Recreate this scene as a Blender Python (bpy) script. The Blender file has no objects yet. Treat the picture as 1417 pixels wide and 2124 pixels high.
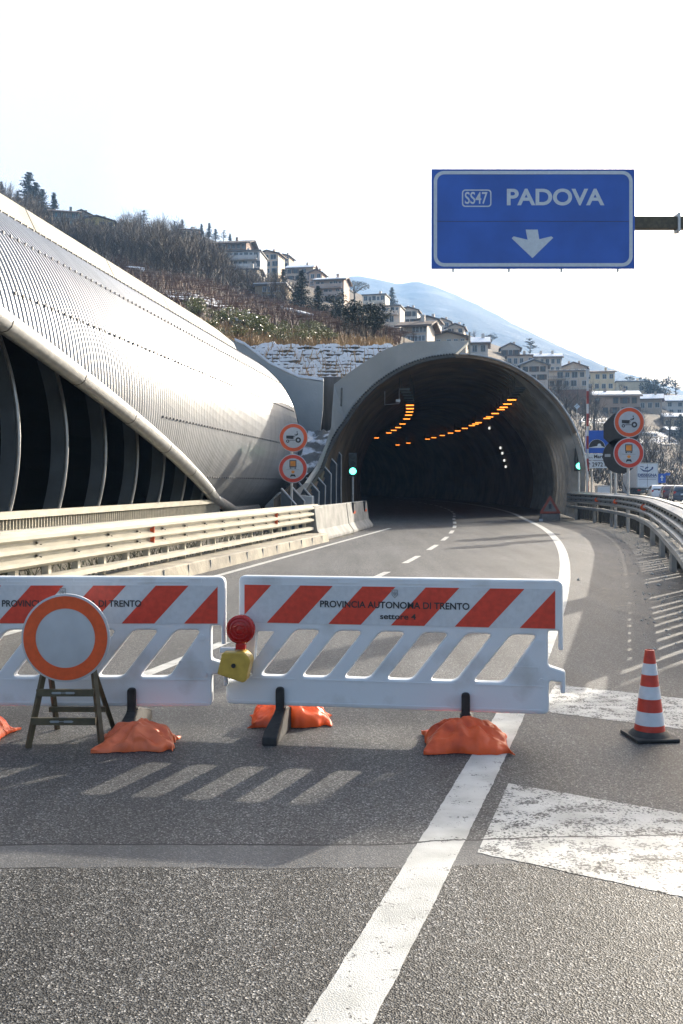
import bpy, bmesh, math, random
from mathutils import Vector, Matrix, noise as mnoise
random.seed(7)
R = math.radians
scene = bpy.context.scene
# ------------------------------------------------------------------ camera, world, sun, exposure
FPX = 2000.0; CU = 708.5; HV = 1004.0; EYE = 1.56
cam_d = bpy.data.cameras.new('camera'); cam = bpy.data.objects.new('camera', cam_d)
scene.collection.objects.link(cam); scene.camera = cam
cam.location = (0, 0, EYE); cam.rotation_euler = (R(90), 0, 0)
cam_d.sensor_width = 36; cam_d.lens = FPX/2124*36
cam_d.shift_y = -(1062-HV)/2124
cam_d.clip_start = .05; cam_d.clip_end = 30000
SUN_AZ = 40.0; SUN_EL = 21.5                 # azimuth to the right of the view direction
world = bpy.data.worlds.new('World'); scene.world = world; world.use_nodes = True
wn = world.node_tree.nodes; wl = world.node_tree.links
sky = wn.new('ShaderNodeTexSky'); sky.sky_type = 'NISHITA'; sky.sun_disc = False
sky.sun_elevation = R(SUN_EL); sky.sun_rotation = R(SUN_AZ)
sky.air_density = 1.0; sky.dust_density = 9.0; sky.ozone_density = 1.0; sky.altitude = 300
# a bright milky veil over the sky on the sun's side
wtc = wn.new('ShaderNodeTexCoord'); wsp = wn.new('ShaderNodeSeparateXYZ'); wl.new(wtc.outputs['Generated'], wsp.inputs[0])
wmr = wn.new('ShaderNodeMapRange'); wmr.inputs[1].default_value = .1; wmr.inputs[2].default_value = .6; wl.new(wsp.outputs[1], wmr.inputs[0])
wmx = wn.new('ShaderNodeMix'); wmx.data_type = 'RGBA'; wmx.blend_type = 'LIGHTEN'; wl.new(wmr.outputs[0], wmx.inputs[0])
wl.new(sky.outputs[0], wmx.inputs[6]); wmx.inputs[7].default_value = (3.4, 3.4, 3.4, 1)
wl.new(wmx.outputs[2], wn['Background'].inputs[0]); wn['Background'].inputs[1].default_value = 0.125
sd = bpy.data.lights.new('sun', 'SUN'); sd.energy = 5.0; sd.angle = R(.55); sd.color = (1, .91, .77)
so = bpy.data.objects.new('sun', sd); scene.collection.objects.link(so)
sdir = Vector((math.sin(R(SUN_AZ))*math.cos(R(SUN_EL)), math.cos(R(SUN_AZ))*math.cos(R(SUN_EL)), math.sin(R(SUN_EL))))
so.rotation_euler = sdir.to_track_quat('Z', 'Y').to_euler(); so.location = (20, 20, 40)
vs = scene.view_settings
scene.display_settings.display_device = 'sRGB'
vs.view_transform = 'Standard'; vs.look = 'None'; vs.gamma = 1; vs.use_curve_mapping = False
vs.exposure = 1.6
scene.cycles.use_denoising = True
scene.cycles.max_bounces = 6; scene.cycles.diffuse_bounces = 3; scene.cycles.glossy_bounces = 3
scene.cycles.volume_bounces = 1; scene.cycles.transparent_max_bounces = 6
scene.cycles.caustics_reflective = False; scene.cycles.caustics_refractive = False
scene.cycles.sample_clamp_indirect = 6

# ------------------------------------------------------------------ helpers
COL = scene.collection
def P(u, v, Y):                              # a pixel of the photograph at a true depth
    return Vector(((u-CU)*Y/FPX, Y, EYE-(v-HV)*Y/FPX))
def G(u, v):                                 # a pixel on the flat road
    Y = EYE*FPX/(v-HV); return ((u-CU)*Y/FPX, Y)
def lerp(a, b, t): return a+(b-a)*t
def interp(xs, ys, x):
    if x <= xs[0]: return ys[0]
    for i in range(len(xs)-1):
        if x <= xs[i+1]:
            t = (x-xs[i])/(xs[i+1]-xs[i]); return ys[i]+(ys[i+1]-ys[i])*t
    return ys[-1]
def tag(o, label=None, cat=None, group=None, kind=None):
    if label: o['label'] = label
    if cat: o['category'] = cat
    if group: o['group'] = group
    if kind: o['kind'] = kind
    return o
def thing(name, label, cat, loc=(0, 0, 0), rz=0, group=None):
    o = bpy.data.objects.new(name, None); COL.objects.link(o)
    o.empty_display_size = .2
    o.location = loc; o.rotation_euler = (0, 0, rz)
    return tag(o, label, cat, group)
def dup(root, loc, rz=None, label=None, scale=None):
    r = root.copy(); COL.objects.link(r); r.location = loc
    if rz is not None: r.rotation_euler = (0, 0, rz)
    if label: r['label'] = label
    if scale: r.scale = (scale,)*3 if not hasattr(scale, '__len__') else scale
    for ch in root.children:
        c = ch.copy(); COL.objects.link(c); c.parent = r
        for g in ch.children:
            d = g.copy(); COL.objects.link(d); d.parent = c
    return r
class MB:
    def __init__(s): s.v = []; s.f = []
    def add(s, vs_, fs_):
        n = len(s.v); s.v += [tuple(p) for p in vs_]; s.f += [tuple(i+n for i in f) for f in fs_]; return s
    def box(s, c, d, rz=0, rot=None):
        x, y, z = d[0]/2, d[1]/2, d[2]/2
        vs_ = [Vector((a*x, b*y, e*z)) for e in (-1, 1) for b in (-1, 1) for a in (-1, 1)]
        M = rot if rot is not None else Matrix.Rotation(rz, 3, 'Z')
        c = Vector(c)
        return s.add([M @ p+c for p in vs_], [(0, 2, 3, 1), (4, 5, 7, 6), (0, 1, 5, 4), (2, 6, 7, 3), (0, 4, 6, 2), (1, 3, 7, 5)])
    def tube(s, pts, r, n=8, caps=True):
        pts = [Vector(p) for p in pts]; rs = r if hasattr(r, '__len__') else [r]*len(pts)
        rings = []
        up = Vector((0, 0, 1))
        for i, p in enumerate(pts):
            d = (pts[min(i+1, len(pts)-1)]-pts[max(i-1, 0)]).normalized()
            a = up if abs(d.dot(up)) < .95 else Vector((1, 0, 0))
            x = d.cross(a).normalized(); y = d.cross(x).normalized()
            rings.append([p+(x*math.cos(k*2*math.pi/n)+y*math.sin(k*2*math.pi/n))*rs[i] for k in range(n)])
        vs_ = [q for g in rings for q in g]; fs_ = []
        for i in range(len(pts)-1):
            for k in range(n):
                fs_.append((i*n+k, i*n+(k+1) % n, (i+1)*n+(k+1) % n, (i+1)*n+k))
        if caps:
            fs_.append(tuple(range(n))[::-1]); fs_.append(tuple((len(pts)-1)*n+k for k in range(n)))
        return s.add(vs_, fs_)
    def lathe(s, prof, c=(0, 0, 0), n=24, axis='z'):
        c = Vector(c); vs_ = []; fs_ = []
        for r, h in prof:
            for k in range(n):
                a = 2*math.pi*k/n
                p = Vector((r*math.cos(a), r*math.sin(a), h))
                if axis == 'y': p = Vector((p.x, -p.z, p.y))
                vs_.append(p+c)
        for i in range(len(prof)-1):
            for k in range(n):
                fs_.append((i*n+k, i*n+(k+1) % n, (i+1)*n+(k+1) % n, (i+1)*n+k))
        fs_.append(tuple(range(n))[::-1]); fs_.append(tuple((len(prof)-1)*n+k for k in range(n)))
        return s.add(vs_, fs_)
    def grid(s, rows, flip=False):
        n = len(rows[0]); vs_ = [p for r_ in rows for p in r_]; fs_ = []
        for i in range(len(rows)-1):
            for k in range(n-1):
                f = (i*n+k, i*n+k+1, (i+1)*n+k+1, (i+1)*n+k); fs_.append(f[::-1] if flip else f)
        return s.add(vs_, fs_)
    def sweep(s, path, prof, caps=True):          # path of (x,y,z); prof of (lateral to the right, up)
        rows = []
        for i, p in enumerate(path):
            a = path[max(i-1, 0)]; b = path[min(i+1, len(path)-1)]
            d = Vector((b[0]-a[0], b[1]-a[1], 0)).normalized(); lat = Vector((d.y, -d.x, 0))
            rows.append([Vector(p)+lat*q[0]+Vector((0, 0, q[1])) for q in prof])
        n = len(prof); vs_ = [p for r_ in rows for p in r_]; fs_ = []
        for i in range(len(rows)-1):
            for k in range(n):
                fs_.append((i*n+k, i*n+(k+1) % n, (i+1)*n+(k+1) % n, (i+1)*n+k))
        if caps:
            fs_.append(tuple(range(n))[::-1]); fs_.append(tuple((len(rows)-1)*n+k for k in range(n)))
        return s.add(vs_, fs_)
    def prism(s, poly, y0, y1):                   # polygon in x,z pushed from y0 to y1
        n = len(poly); vs_ = [(x, y0, z) for x, z in poly]+[(x, y1, z) for x, z in poly]
        fs_ = [tuple(range(n)), tuple(range(n, 2*n))[::-1]]+[(i, i+n, (i+1) % n+n, (i+1) % n) for i in range(n)]
        return s.add(vs_, fs_)
    def mesh(s, name, off=None):
        m = bpy.data.meshes.new(name)
        vs_ = s.v if off is None else [(p[0]-off[0], p[1]-off[1], p[2]-off[2]) for p in s.v]
        m.from_pydata(vs_, [], s.f); m.update(); return m
    def build(s, name, mat, parent=None, world=False, smooth=False, fix=True, bevel=0, ang=35):
        off = parent.location if (world and parent is not None) else None
        m = s.mesh(name, off)
        if fix or bevel:
            bm = bmesh.new(); bm.from_mesh(m)
            if fix: bmesh.ops.recalc_face_normals(bm, faces=bm.faces)
            if bevel:
                es = [e for e in bm.edges if len(e.link_faces) == 2 and e.calc_face_angle(0) > .6]
                bmesh.ops.bevel(bm, geom=es, offset=bevel, segments=2, affect='EDGES', profile=.5)
            bm.to_mesh(m); bm.free()
        return link(name, m, mat, parent, smooth, ang)
def link(name, m, mat, parent=None, smooth=False, ang=35):
    if mat is not None: m.materials.append(mat)
    if smooth:
        for p in m.polygons: p.use_smooth = True
        m.set_sharp_from_angle(angle=R(ang))
    o = bpy.data.objects.new(name, m); COL.objects.link(o)
    if parent is not None: o.parent = parent
    return o
def _curve_mesh(cu, name):
    ob = bpy.data.objects.new('tmp', cu); COL.objects.link(ob)
    dg = bpy.context.evaluated_depsgraph_get()
    m = bpy.data.meshes.new_from_object(ob.evaluated_get(dg)); m.name = name
    bpy.data.objects.remove(ob); bpy.data.curves.remove(cu)
    m.materials.clear()
    return m
XZ = Matrix.Rotation(R(90), 4, 'X')
def plate(splines, depth, bevel=0, at=(0, 0, 0), rz=0):   # filled outline with holes, standing in x,z, facing -y
    cu = bpy.data.curves.new('tmp', 'CURVE'); cu.dimensions = '2D'; cu.fill_mode = 'BOTH'
    cu.extrude = max(depth/2-bevel, 0); cu.bevel_depth = bevel; cu.bevel_resolution = 1 if bevel else 0
    if bevel: cu.offset = -bevel
    for sp in splines:
        s = cu.splines.new('POLY'); s.points.add(len(sp)-1); s.use_cyclic_u = True
        for q, p in zip(s.points, sp): q.co = (p[0], p[1], 0, 1)
    m = _curve_mesh(cu, 'plate')
    m.transform(Matrix.Translation(at) @ Matrix.Rotation(rz, 4, 'Z') @ XZ)
    return m
def text_mesh(txt, width, at, bold=0.0, depth=.002, height=None, rz=0, flat=False):
    cu = bpy.data.curves.new('tmp', 'FONT'); cu.body = txt; cu.align_x = 'CENTER'; cu.align_y = 'CENTER'
    cu.size = 1; cu.offset = bold; cu.extrude = .0
    m = _curve_mesh(cu, 'lettering')
    xs = [v.co.x for v in m.vertices]; ys = [v.co.y for v in m.vertices]
    w = max(xs)-min(xs); h = max(ys)-min(ys); cx = (max(xs)+min(xs))/2; cy = (max(ys)+min(ys))/2
    sx = width/w; sy = sx if height is None else height/h
    m.transform(Matrix.Diagonal((sx, sy, 1, 1)) @ Matrix.Translation((-cx, -cy, 0)))
    m.transform(Matrix.Translation(at) @ Matrix.Rotation(rz, 4, 'Z') @ (Matrix.Identity(4) if flat else XZ))
    return m
def join_meshes(ms):
    bm = bmesh.new()
    for m in ms: bm.from_mesh(m)
    r = bpy.data.meshes.new('joined'); bm.to_mesh(r); bm.free()
    for m in ms: bpy.data.meshes.remove(m)
    return r
def circle(r, n=48, c=(0, 0), a0=0, a1=2*math.pi, end=False):
    k = n if not end else n+1
    return [(c[0]+r*math.cos(a0+(a1-a0)*i/n), c[1]+r*math.sin(a0+(a1-a0)*i/n)) for i in range(k)]
def rrect(x0, x1, y0, y1, r, n=6):
    p = []
    for cx, cy, a in ((x1-r, y1-r, 0), (x0+r, y1-r, 90), (x0+r, y0+r, 180), (x1-r, y0+r, 270)):
        p += [(cx+r*math.cos(R(a+90*i/n)), cy+r*math.sin(R(a+90*i/n))) for i in range(n+1)]
    return p
def rounded(poly, r, n=4):                    # round every corner of a polygon; r a number or one per corner
    out = []; N = len(poly)
    for i in range(N):
        rr = r[i] if hasattr(r, '__len__') else r
        a, b, c = Vector(poly[i-1]), Vector(poly[i]), Vector(poly[(i+1) % N])
        d1 = (a-b); d2 = (c-b); k = min(rr, d1.length*.48, d2.length*.48)
        p1 = b+d1.normalized()*k; p2 = b+d2.normalized()*k
        for j in range(n+1):
            t = j/n; q = p1*(1-t)**2+b*2*t*(1-t)+p2*t*t; out.append((q.x, q.y))
    return out
def clip(poly, x0, x1):
    def half(pl, f, inter):
        o = []
        for i in range(len(pl)):
            a, b = pl[i-1], pl[i]
            if f(a) != f(b): o.append(inter(a, b))
            if f(b): o.append(b)
        return o
    cut = lambda X: (lambda a, b: (X, a[1]+(b[1]-a[1])*(X-a[0])/(b[0]-a[0])))
    poly = half(poly, lambda p: p[0] >= x0, cut(x0))
    return half(poly, lambda p: p[0] <= x1, cut(x1)) if poly else poly

# ------------------------------------------------------------------ materials
def nodes_of(name):
    m = bpy.data.materials.new(name); m.use_nodes = True
    nt = m.node_tree; return m, nt.nodes, nt.links, nt.nodes['Principled BSDF']
def c4(c): return (c[0], c[1], c[2], 1)
def pm(name, col, rough=.6, var=.18, scale=6, col2=None, lo=.35, hi=.65, bump=0, bscale=30, metal=0, spec=.5, emit=None, es=0, stretch=None, detail=5):
    m, n, l, b = nodes_of(name)
    tc = n.new('ShaderNodeTexCoord'); mp = n.new('ShaderNodeMapping'); l.new(tc.outputs['Object'], mp.inputs[0])
    if stretch: mp.inputs['Scale'].default_value = stretch
    tx = n.new('ShaderNodeTexNoise'); tx.inputs['Scale'].default_value = scale; tx.inputs['Detail'].default_value = detail
    l.new(mp.outputs[0], tx.inputs[0])
    rp = n.new('ShaderNodeValToRGB'); rp.color_ramp.elements[0].position = lo; rp.color_ramp.elements[1].position = hi
    a = col2 if col2 else tuple(x*(1-var) for x in col)
    rp.color_ramp.elements[0].color = c4(a); rp.color_ramp.elements[1].color = c4(col if col2 else tuple(min(1, x*(1+var)) for x in col))
    l.new(tx.outputs[0], rp.inputs[0]); l.new(rp.outputs[0], b.inputs['Base Color'])
    b.inputs['Roughness'].default_value = rough; b.inputs['Metallic'].default_value = metal
    b.inputs['Specular IOR Level'].default_value = spec
    if bump:
        t2 = n.new('ShaderNodeTexNoise'); t2.inputs['Scale'].default_value = bscale; t2.inputs['Detail'].default_value = 6
        l.new(mp.outputs[0], t2.inputs[0])
        bp = n.new('ShaderNodeBump'); bp.inputs['Strength'].default_value = 1; bp.inputs['Distance'].default_value = bump
        l.new(t2.outputs[0], bp.inputs['Height']); l.new(bp.outputs[0], b.inputs['Normal'])
    if emit:
        b.inputs['Emission Color'].default_value = c4(emit); b.inputs['Emission Strength'].default_value = es
    return m
M = {}
M['plastic'] = pm('white_plastic', (.67, .70, .73), .42, .05, 3.2, col2=(.47, .475, .465), lo=.27, hi=.47, detail=12, bump=.0006, bscale=60)
M['sheet'] = pm('reflective_white', (.57, .60, .63), .3, .05, 40)
M['red'] = pm('reflective_red', (.62, .055, .03), .35, .1, 30)
M['orange_red'] = pm('sign_orange_red', (.70, .10, .025), .35, .08, 30)
M['ink'] = pm('black_print', (.025, .027, .03), .5)
M['greyink'] = pm('grey_print', (.30, .32, .33), .5)
M['rubber'] = pm('black_rubber', (.022, .022, .022), .7, .4, 20, bump=.002, bscale=40)
M['bag'] = pm('orange_bag', (.74, .095, .014), .45, .15, 5, col2=(.46, .048, .009), lo=.3, hi=.5, bump=.004, bscale=26)
M['bag_faded'] = pm('faded_orange_bag', (.70, .145, .05), .45, .15, 5, col2=(.50, .085, .028), lo=.3, hi=.5, bump=.004, bscale=26)
M['white'] = pm('white_enamel', (.47, .495, .52), .35, .06, 8)
M['cone_red'] = pm('cone_red', (.50, .04, .02), .45, .12, 20)
M['cone_white'] = pm('cone_white', (.60, .63, .67), .35, .06, 20)
M['steel'] = pm('galvanised_steel', (.50, .50, .49), .38, .12, 5, metal=.55, bump=.0008, bscale=12)
M['rail_cream'] = pm('guardrail_zinc', (.44, .415, .345), .45, .12, 3, metal=.1, bump=.0008, bscale=14, stretch=(1, 1, 4))
M['rail_grey'] = pm('guardrail_grey_zinc', (.34, .34, .33), .42, .14, 3, metal=.3, bump=.001, bscale=14)
M['dark_steel'] = pm('dark_painted_steel', (.06, .058, .05), .5, .2, 10)
M['olive'] = pm('weathered_brown_steel', (.085, .07, .04), .5, .25, 14)
M['yellow'] = pm('yellow_box', (.52, .345, .06), .4, .12, 18)
M['blue'] = pm('sign_blue', (.022, .10, .45), .3, .12, 1.2)
M['signwhite'] = pm('sign_letter_white', (.55, .62, .68), .35, .05, 20)
M['concrete'] = pm('concrete', (.50, .51, .49), .85, .12, .45, col2=(.33, .345, .35), bump=.01, bscale=9, lo=.3, hi=.7, detail=9)
M['concrete_pale'] = pm('pale_concrete', (.40, .38, .325), .8, .1, .7, col2=(.30, .285, .245), bump=.006, bscale=10, detail=9)
M['jersey'] = pm('barrier_concrete', (.29, .285, .265), .85, .1, 2.2, col2=(.19, .19, .18), bump=.008, bscale=18, detail=8)
M['kerb'] = pm('kerb_stone', (.36, .33, .26), .85, .1, 2.0, col2=(.22, .20, .165), bump=.012, bscale=14, detail=8)
M['lining'] = pm('tunnel_lining', (.21, .145, .09), .6, .3, .8, col2=(.10, .07, .045))  # warm brown raised to imitate the flare veil inside the tunnel
M['black'] = pm('interior_shade_black', (.009, .008, .007), .95)  # near-black colour stands in for the shade inside gallery and tunnel
M['rib'] = pm('rib_steel', (.24, .225, .20), .5, .2, 2)
M['fin'] = pm('fin_steel', (.085, .10, .115), .55, .15, 2, metal=.1)
M['snow'] = pm('snow', (.78, .80, .83), .6, .05, 4, bump=.05, bscale=6)
M['glass'] = pm('window_glass', (.035, .04, .045), .12, .2, 3)
M['bark'] = pm('bark', (.055, .042, .032), .9, .3, 4)
M['reflector'] = pm('orange_reflector', (.70, .10, .02), .3)
M['lens_red'] = pm('red_lens', (.42, .013, .010), .18, .1, 60, bump=.002, bscale=90)
M['wood'] = pm('shutter_brown', (.10, .055, .03), .7)
M['clear_black'] = pm('black_paint', (.02, .022, .025), .35)

def asphalt(name, worn=False, dcol=((.34, .34, .32), (.50, .50, .475))):
    m, n, l, b = nodes_of(name)
    tc = n.new('ShaderNodeTexCoord'); sep = n.new('ShaderNodeSeparateXYZ'); l.new(tc.outputs['Object'], sep.inputs[0])
    def noise(sc, det=4, rough=.5):
        t = n.new('ShaderNodeTexNoise'); t.inputs['Scale'].default_value = sc; t.inputs['Detail'].default_value = det
        t.inputs['Roughness'].default_value = rough; l.new(tc.outputs['Object'], t.inputs[0]); return t
    def math_(op, a, b_=None, c=None):
        q = n.new('ShaderNodeMath'); q.operation = op
        for i, x in enumerate((a, b_, c)):
            if x is None: continue
            if isinstance(x, (int, float)): q.inputs[i].default_value = x
            else: l.new(x, q.inputs[i])
        return q.outputs[0]
    def ramp(src, stops):
        r_ = n.new('ShaderNodeValToRGB'); e = r_.color_ramp.elements
        while len(e) < len(stops): e.new(.5)
        for k, (p, c) in enumerate(stops): e[k].position = p; e[k].color = c4(c) if hasattr(c, '__len__') else (c, c, c, 1)
        l.new(src, r_.inputs[0]); return r_.outputs[0]
    def mix(f, a, b_, mode='MIX'):
        q = n.new('ShaderNodeMix'); q.data_type = 'RGBA'; q.blend_type = mode
        for s_, x in ((0, f), (6, a), (7, b_)):
            if isinstance(x, (int, float)): q.inputs[s_].default_value = x
            elif hasattr(x, '__len__'): q.inputs[s_].default_value = c4(x)
            else: l.new(x, q.inputs[s_])
        return q.outputs[2]
    # wavy joint lines across the road
    wob = noise(.9, 2); w2 = noise(14, 3)
    y = math_('ADD', sep.outputs[1], math_('MULTIPLY', math_('SUBTRACT', wob.outputs[0], .5), .14))
    y = math_('ADD', y, math_('MULTIPLY', math_('SUBTRACT', w2.outputs[0], .5), .025))
    y = math_('SUBTRACT', y, math_('MULTIPLY', math_('MAXIMUM', math_('SUBTRACT', sep.outputs[0], .2), 0), .08))
    near = math_('LESS_THAN', math_('ADD', y, math_('MULTIPLY', math_('SUBTRACT', noise(38, 4).outputs[0], .5), .12)), 3.92)
    band = math_('MULTIPLY', math_('GREATER_THAN', y, 3.92), math_('LESS_THAN', y, 4.18))
    seam = math_('MAXIMUM', math_('LESS_THAN', math_('ABSOLUTE', math_('SUBTRACT', y, 4.18)), .007), math_('MULTIPLY', math_('LESS_THAN', math_('ABSOLUTE', math_('SUBTRACT', y, 3.92)), .006), math_('GREATER_THAN', wob.outputs[0], .5)))
    vo = n.new('ShaderNodeTexVoronoi'); vo.inputs['Scale'].default_value = 150; vo.inputs['Randomness'].default_value = 1; l.new(tc.outputs['Object'], vo.inputs[0])
    vc = n.new('ShaderNodeTexVoronoi'); vc.inputs['Scale'].default_value = 150; l.new(tc.outputs['Object'], vc.inputs[0])
    bw = n.new('ShaderNodeSeparateColor'); l.new(vo.outputs['Color'], bw.inputs[0])
    bw2 = n.new('ShaderNodeSeparateColor'); l.new(vc.outputs['Color'], bw2.inputs[0])
    stone = ramp(bw.outputs[0], [(0, .004), (.35, (.022, .022, .0215)), (.7, (.075, .074, .070)), (.92, (.15, .147, .14)), (1, (.36, .35, .335))])
    fine = ramp(bw2.outputs[0], [(0, .018), (.5, (.058, .0585, .0585)), (.85, (.105, .105, .103)), (1, (.26, .258, .25))])
    big = noise(.35, 5); bigc = ramp(big.outputs[0], [(.3, .78), (.7, 1.2)])
    col = mix(near, fine, stone)
    col = mix(band, col, mix(.6, fine, (.12, .12, .12)))
    col = mix(1, col, bigc, 'MULTIPLY')
    st = noise(1.6, 6, .6); l2 = n.new('ShaderNodeMapping'); l.new(tc.outputs['Object'], l2.inputs[0]); l2.inputs['Scale'].default_value = (1.6, .12, 1)
    l.new(l2.outputs[0], st.inputs[0]); col = mix(1, col, ramp(st.outputs[0], [(.3, .68), (.65, 1.22)]), 'MULTIPLY')
    col = mix(seam, col, (.012, .012, .012))
    if worn:                                   # thermoplastic paint worn through to the asphalt
        wn_ = noise(worn[0], 8, .72); wb = noise(worn[0]*.16, 4)
        f = math_('ADD', wn_.outputs[0], math_('MULTIPLY', math_('SUBTRACT', wb.outputs[0], .5), .55))
        keep = ramp(f, [(worn[1], 0), (worn[1]+.05, 1)])
        dirt = ramp(noise(5, 6).outputs[0], [(.3, dcol[0]), (.6, dcol[1])])
        col = mix(keep, col, mix(seam, dirt, (.05, .05, .05)))
    l.new(col, b.inputs['Base Color'])
    b.inputs['Roughness'].default_value = .6; b.inputs['Specular IOR Level'].default_value = .32
    h = math_('ADD', math_('MULTIPLY', vo.outputs['Distance'], math_('ADD', math_('MULTIPLY', near, 1.3), .35)), math_('MULTIPLY', bw.outputs[1], .8))
    bp = n.new('ShaderNodeBump'); bp.inputs['Strength'].default_value = .40 if not worn else .2; bp.inputs['Distance'].default_value = .008
    l.new(h, bp.inputs['Height']); l.new(bp.outputs[0], b.inputs['Normal'])
    return m
M['asphalt'] = asphalt('asphalt'); M['paint'] = asphalt('road_paint', (60, .335)); M['paint_worn'] = asphalt('worn_road_paint', (60, .435)); M['dirtfilm'] = asphalt('dirt_film', (7, .57), ((.06, .057, .048), (.14, .13, .105)))
M['dirt'] = pm('verge_dirt', (.16, .145, .115), .95, .3, 1.2, col2=(.06, .058, .045), bump=.03, bscale=12, detail=9)
M['side_asphalt'] = pm('side_road_asphalt', (.20, .20, .195), .6, .15, .6)
M['vergegrass'] = pm('dark_verge', (.055, .05, .032), .95, .3, 3, col2=(.028, .027, .02), bump=.05, bscale=14)
# ------------------------------------------------------------------ road geometry
def sstep(t): t = max(0, min(1, t)); return t*t*(3-2*t)
def AX(Y):                                    # tunnel axis
    d = Y-43
    return 5.1+.13*d-(.0024*d*d if d > 0 else 0)
def AXV(Y):
    d = .13-(.0048*(Y-43) if Y > 43 else 0); return Vector((d, 1, 0)).normalized()
def E(Y):                                     # right edge line
    q = -.92+.335*Y-.0029*Y*Y
    return lerp(q, AX(Y)+3.1, sstep((Y-36)/14))
def K(Y): return -.7+.225*(Y-24.6)            # kerb face
def L(Y): return -.72+.217*(Y-22.8)           # left edge line
def RG(Y):                                    # right guardrail
    return interp([-12, 0, 13.4, 18.5, 23.6, 28.5, 33, 38, 43.5], [-3.0, .75, 4.75, 6.2, 7.6, 8.75, 9.55, 10.05, 10.25], Y)
def LG(Y): return -.65+.2125*(Y-27.4)         # left guardrail
def GL(Y, l): return -7.3+.128*(Y-20.7)+l     # gallery: line at lateral l
def frange(a, b, n): return [a+(b-a)*i/n for i in range(n+1)]

g = MB().grid([[(x, y, -.012) for x in (-3400, -60, 0, 60, 3400)] for y in (-90, 0, 150, 4100)], True).build('ground', M['dirt'])
tag(g, kind='structure')
rows = []
for Y in frange(-14, 118, 132):
    a = K(Y)-.1 if Y < 30 else lerp(K(30)-.1, AX(Y)-5.5, sstep((Y-30)/10))
    b = (RG(Y)+.35+7*(1-sstep((Y-7)/2.5))) if Y < 43 else AX(Y)+5.5
    rows.append([(lerp(a, b, t), Y, 0) for t in (0, .25, .5, .75, 1)])
tag(MB().grid(rows, True).build('road', M['asphalt']), kind='structure')
def strip(name, fx, y0, y1, w, mat, n=40, z=.003):
    rws = []
    for Y in frange(y0, y1, n):
        c = fx(Y); j_ = lambda s_: .004*mnoise.noise(Vector((Y*6.1, s_, c)))+.004*mnoise.noise(Vector((Y*23, s_*3, c))); rws.append([(c-w/2+j_(1), Y, z), (c+w/2+j_(5), Y, z)])
    return tag(MB().grid(rws, True).build(name, mat), kind='structure')
strip('edge_line', E, 1.2, 12, .2, M['paint'], 420); strip('edge_line', E, 12, 110, .2, M['paint'], 150)
strip('edge_line', L, -8, 34, .13, M['paint'], 60)
y = -7.6
while y < 100:
    strip('lane_dash', lambda Y: E(Y)-3.15, y, y+1.9, .13, M['paint'], 6); y += 3.8
for (p0, p1, p2, p3) in (((1.66, 7.50), (1.36, 6.62), (4.3, 4.85), (4.6, 5.73)), ((.87, 5.02), (.575, 4.08), (3.3, 2.4), (3.6, 3.34))):
    rws = []
    for t in frange(0, 1, 140):
        a, b = lerp(Vector(p0), Vector(p3), t), lerp(Vector(p1), Vector(p2), t); q = lambda s_: .008*mnoise.noise(Vector((t*19, s_, p0[0])))+.009*mnoise.noise(Vector((t*75, s_, p0[1])))
        rws.append([(a.x, a.y+q(1), .002), (b.x, b.y+q(4), .002)])
    tag(MB().grid(rws).build('hatch_stripe', M['paint_worn']), kind='structure')
tag(MB().grid([[(RG(Y)+.36, Y, .004), (RG(Y)+1.2, Y, .10), (RG(Y)+2.2, Y, .16), (RG(Y)+3.2, Y, .02)] for Y in frange(9.5, 43, 53)]).build('verge', M['vergegrass'], fix=False, smooth=True), kind='structure')
# side road beyond the right guardrail
sr = [[(RG(min(Y, 43))+2.5 if Y < 43 else lerp(13.0, 25, (Y-43)/80), Y, -.004), (lerp(16, 36, (Y+10)/80) if Y < 70 else 36+(Y-70)*.36, Y, -.004)] for Y in frange(-10, 230, 48)]
sr = [[a, (max(b[0], a[0]+9), b[1], b[2])] for a, b in sr]
tag(MB().grid(sr, True).build('side_road', M['side_asphalt']), kind='structure')
for k in range(6):
    Y = 72+k*5
    tag(MB().box((P(1396-3*k, 1040, Y).x, Y, .0), (6.5, .55, .012), R(-8)).build('side_road_marking', M['paint']), kind='structure')
# kerb
path = [(K(Y), Y, 0) for Y in frange(-12, 26.2, 40)]
t = thing('kerb', 'long low pale stone kerb along the left edge of the road', 'kerb', (K(10), 10, 0))
MB().sweep(path, [(0, 0), (-.03, .2), (-.05, .22), (-.62, .22), (-.62, 0)]).build('kerb_stone', M['kerb'], t, True)
jm = MB()
for Y in frange(-11.3, 25.5, 36): jm.box((K(Y)-.014, Y, .1), (.02, .008, .2), R(-12.7))
jm.sweep([(K(q)-.05, q, .02) for q in frange(-11.3, 25.5, 20)], [(0, 0), (-.01, 0), (-.01, .01), (0, .01)])
jm.build('kerb_joint', M['concrete'], t, True)

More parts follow.
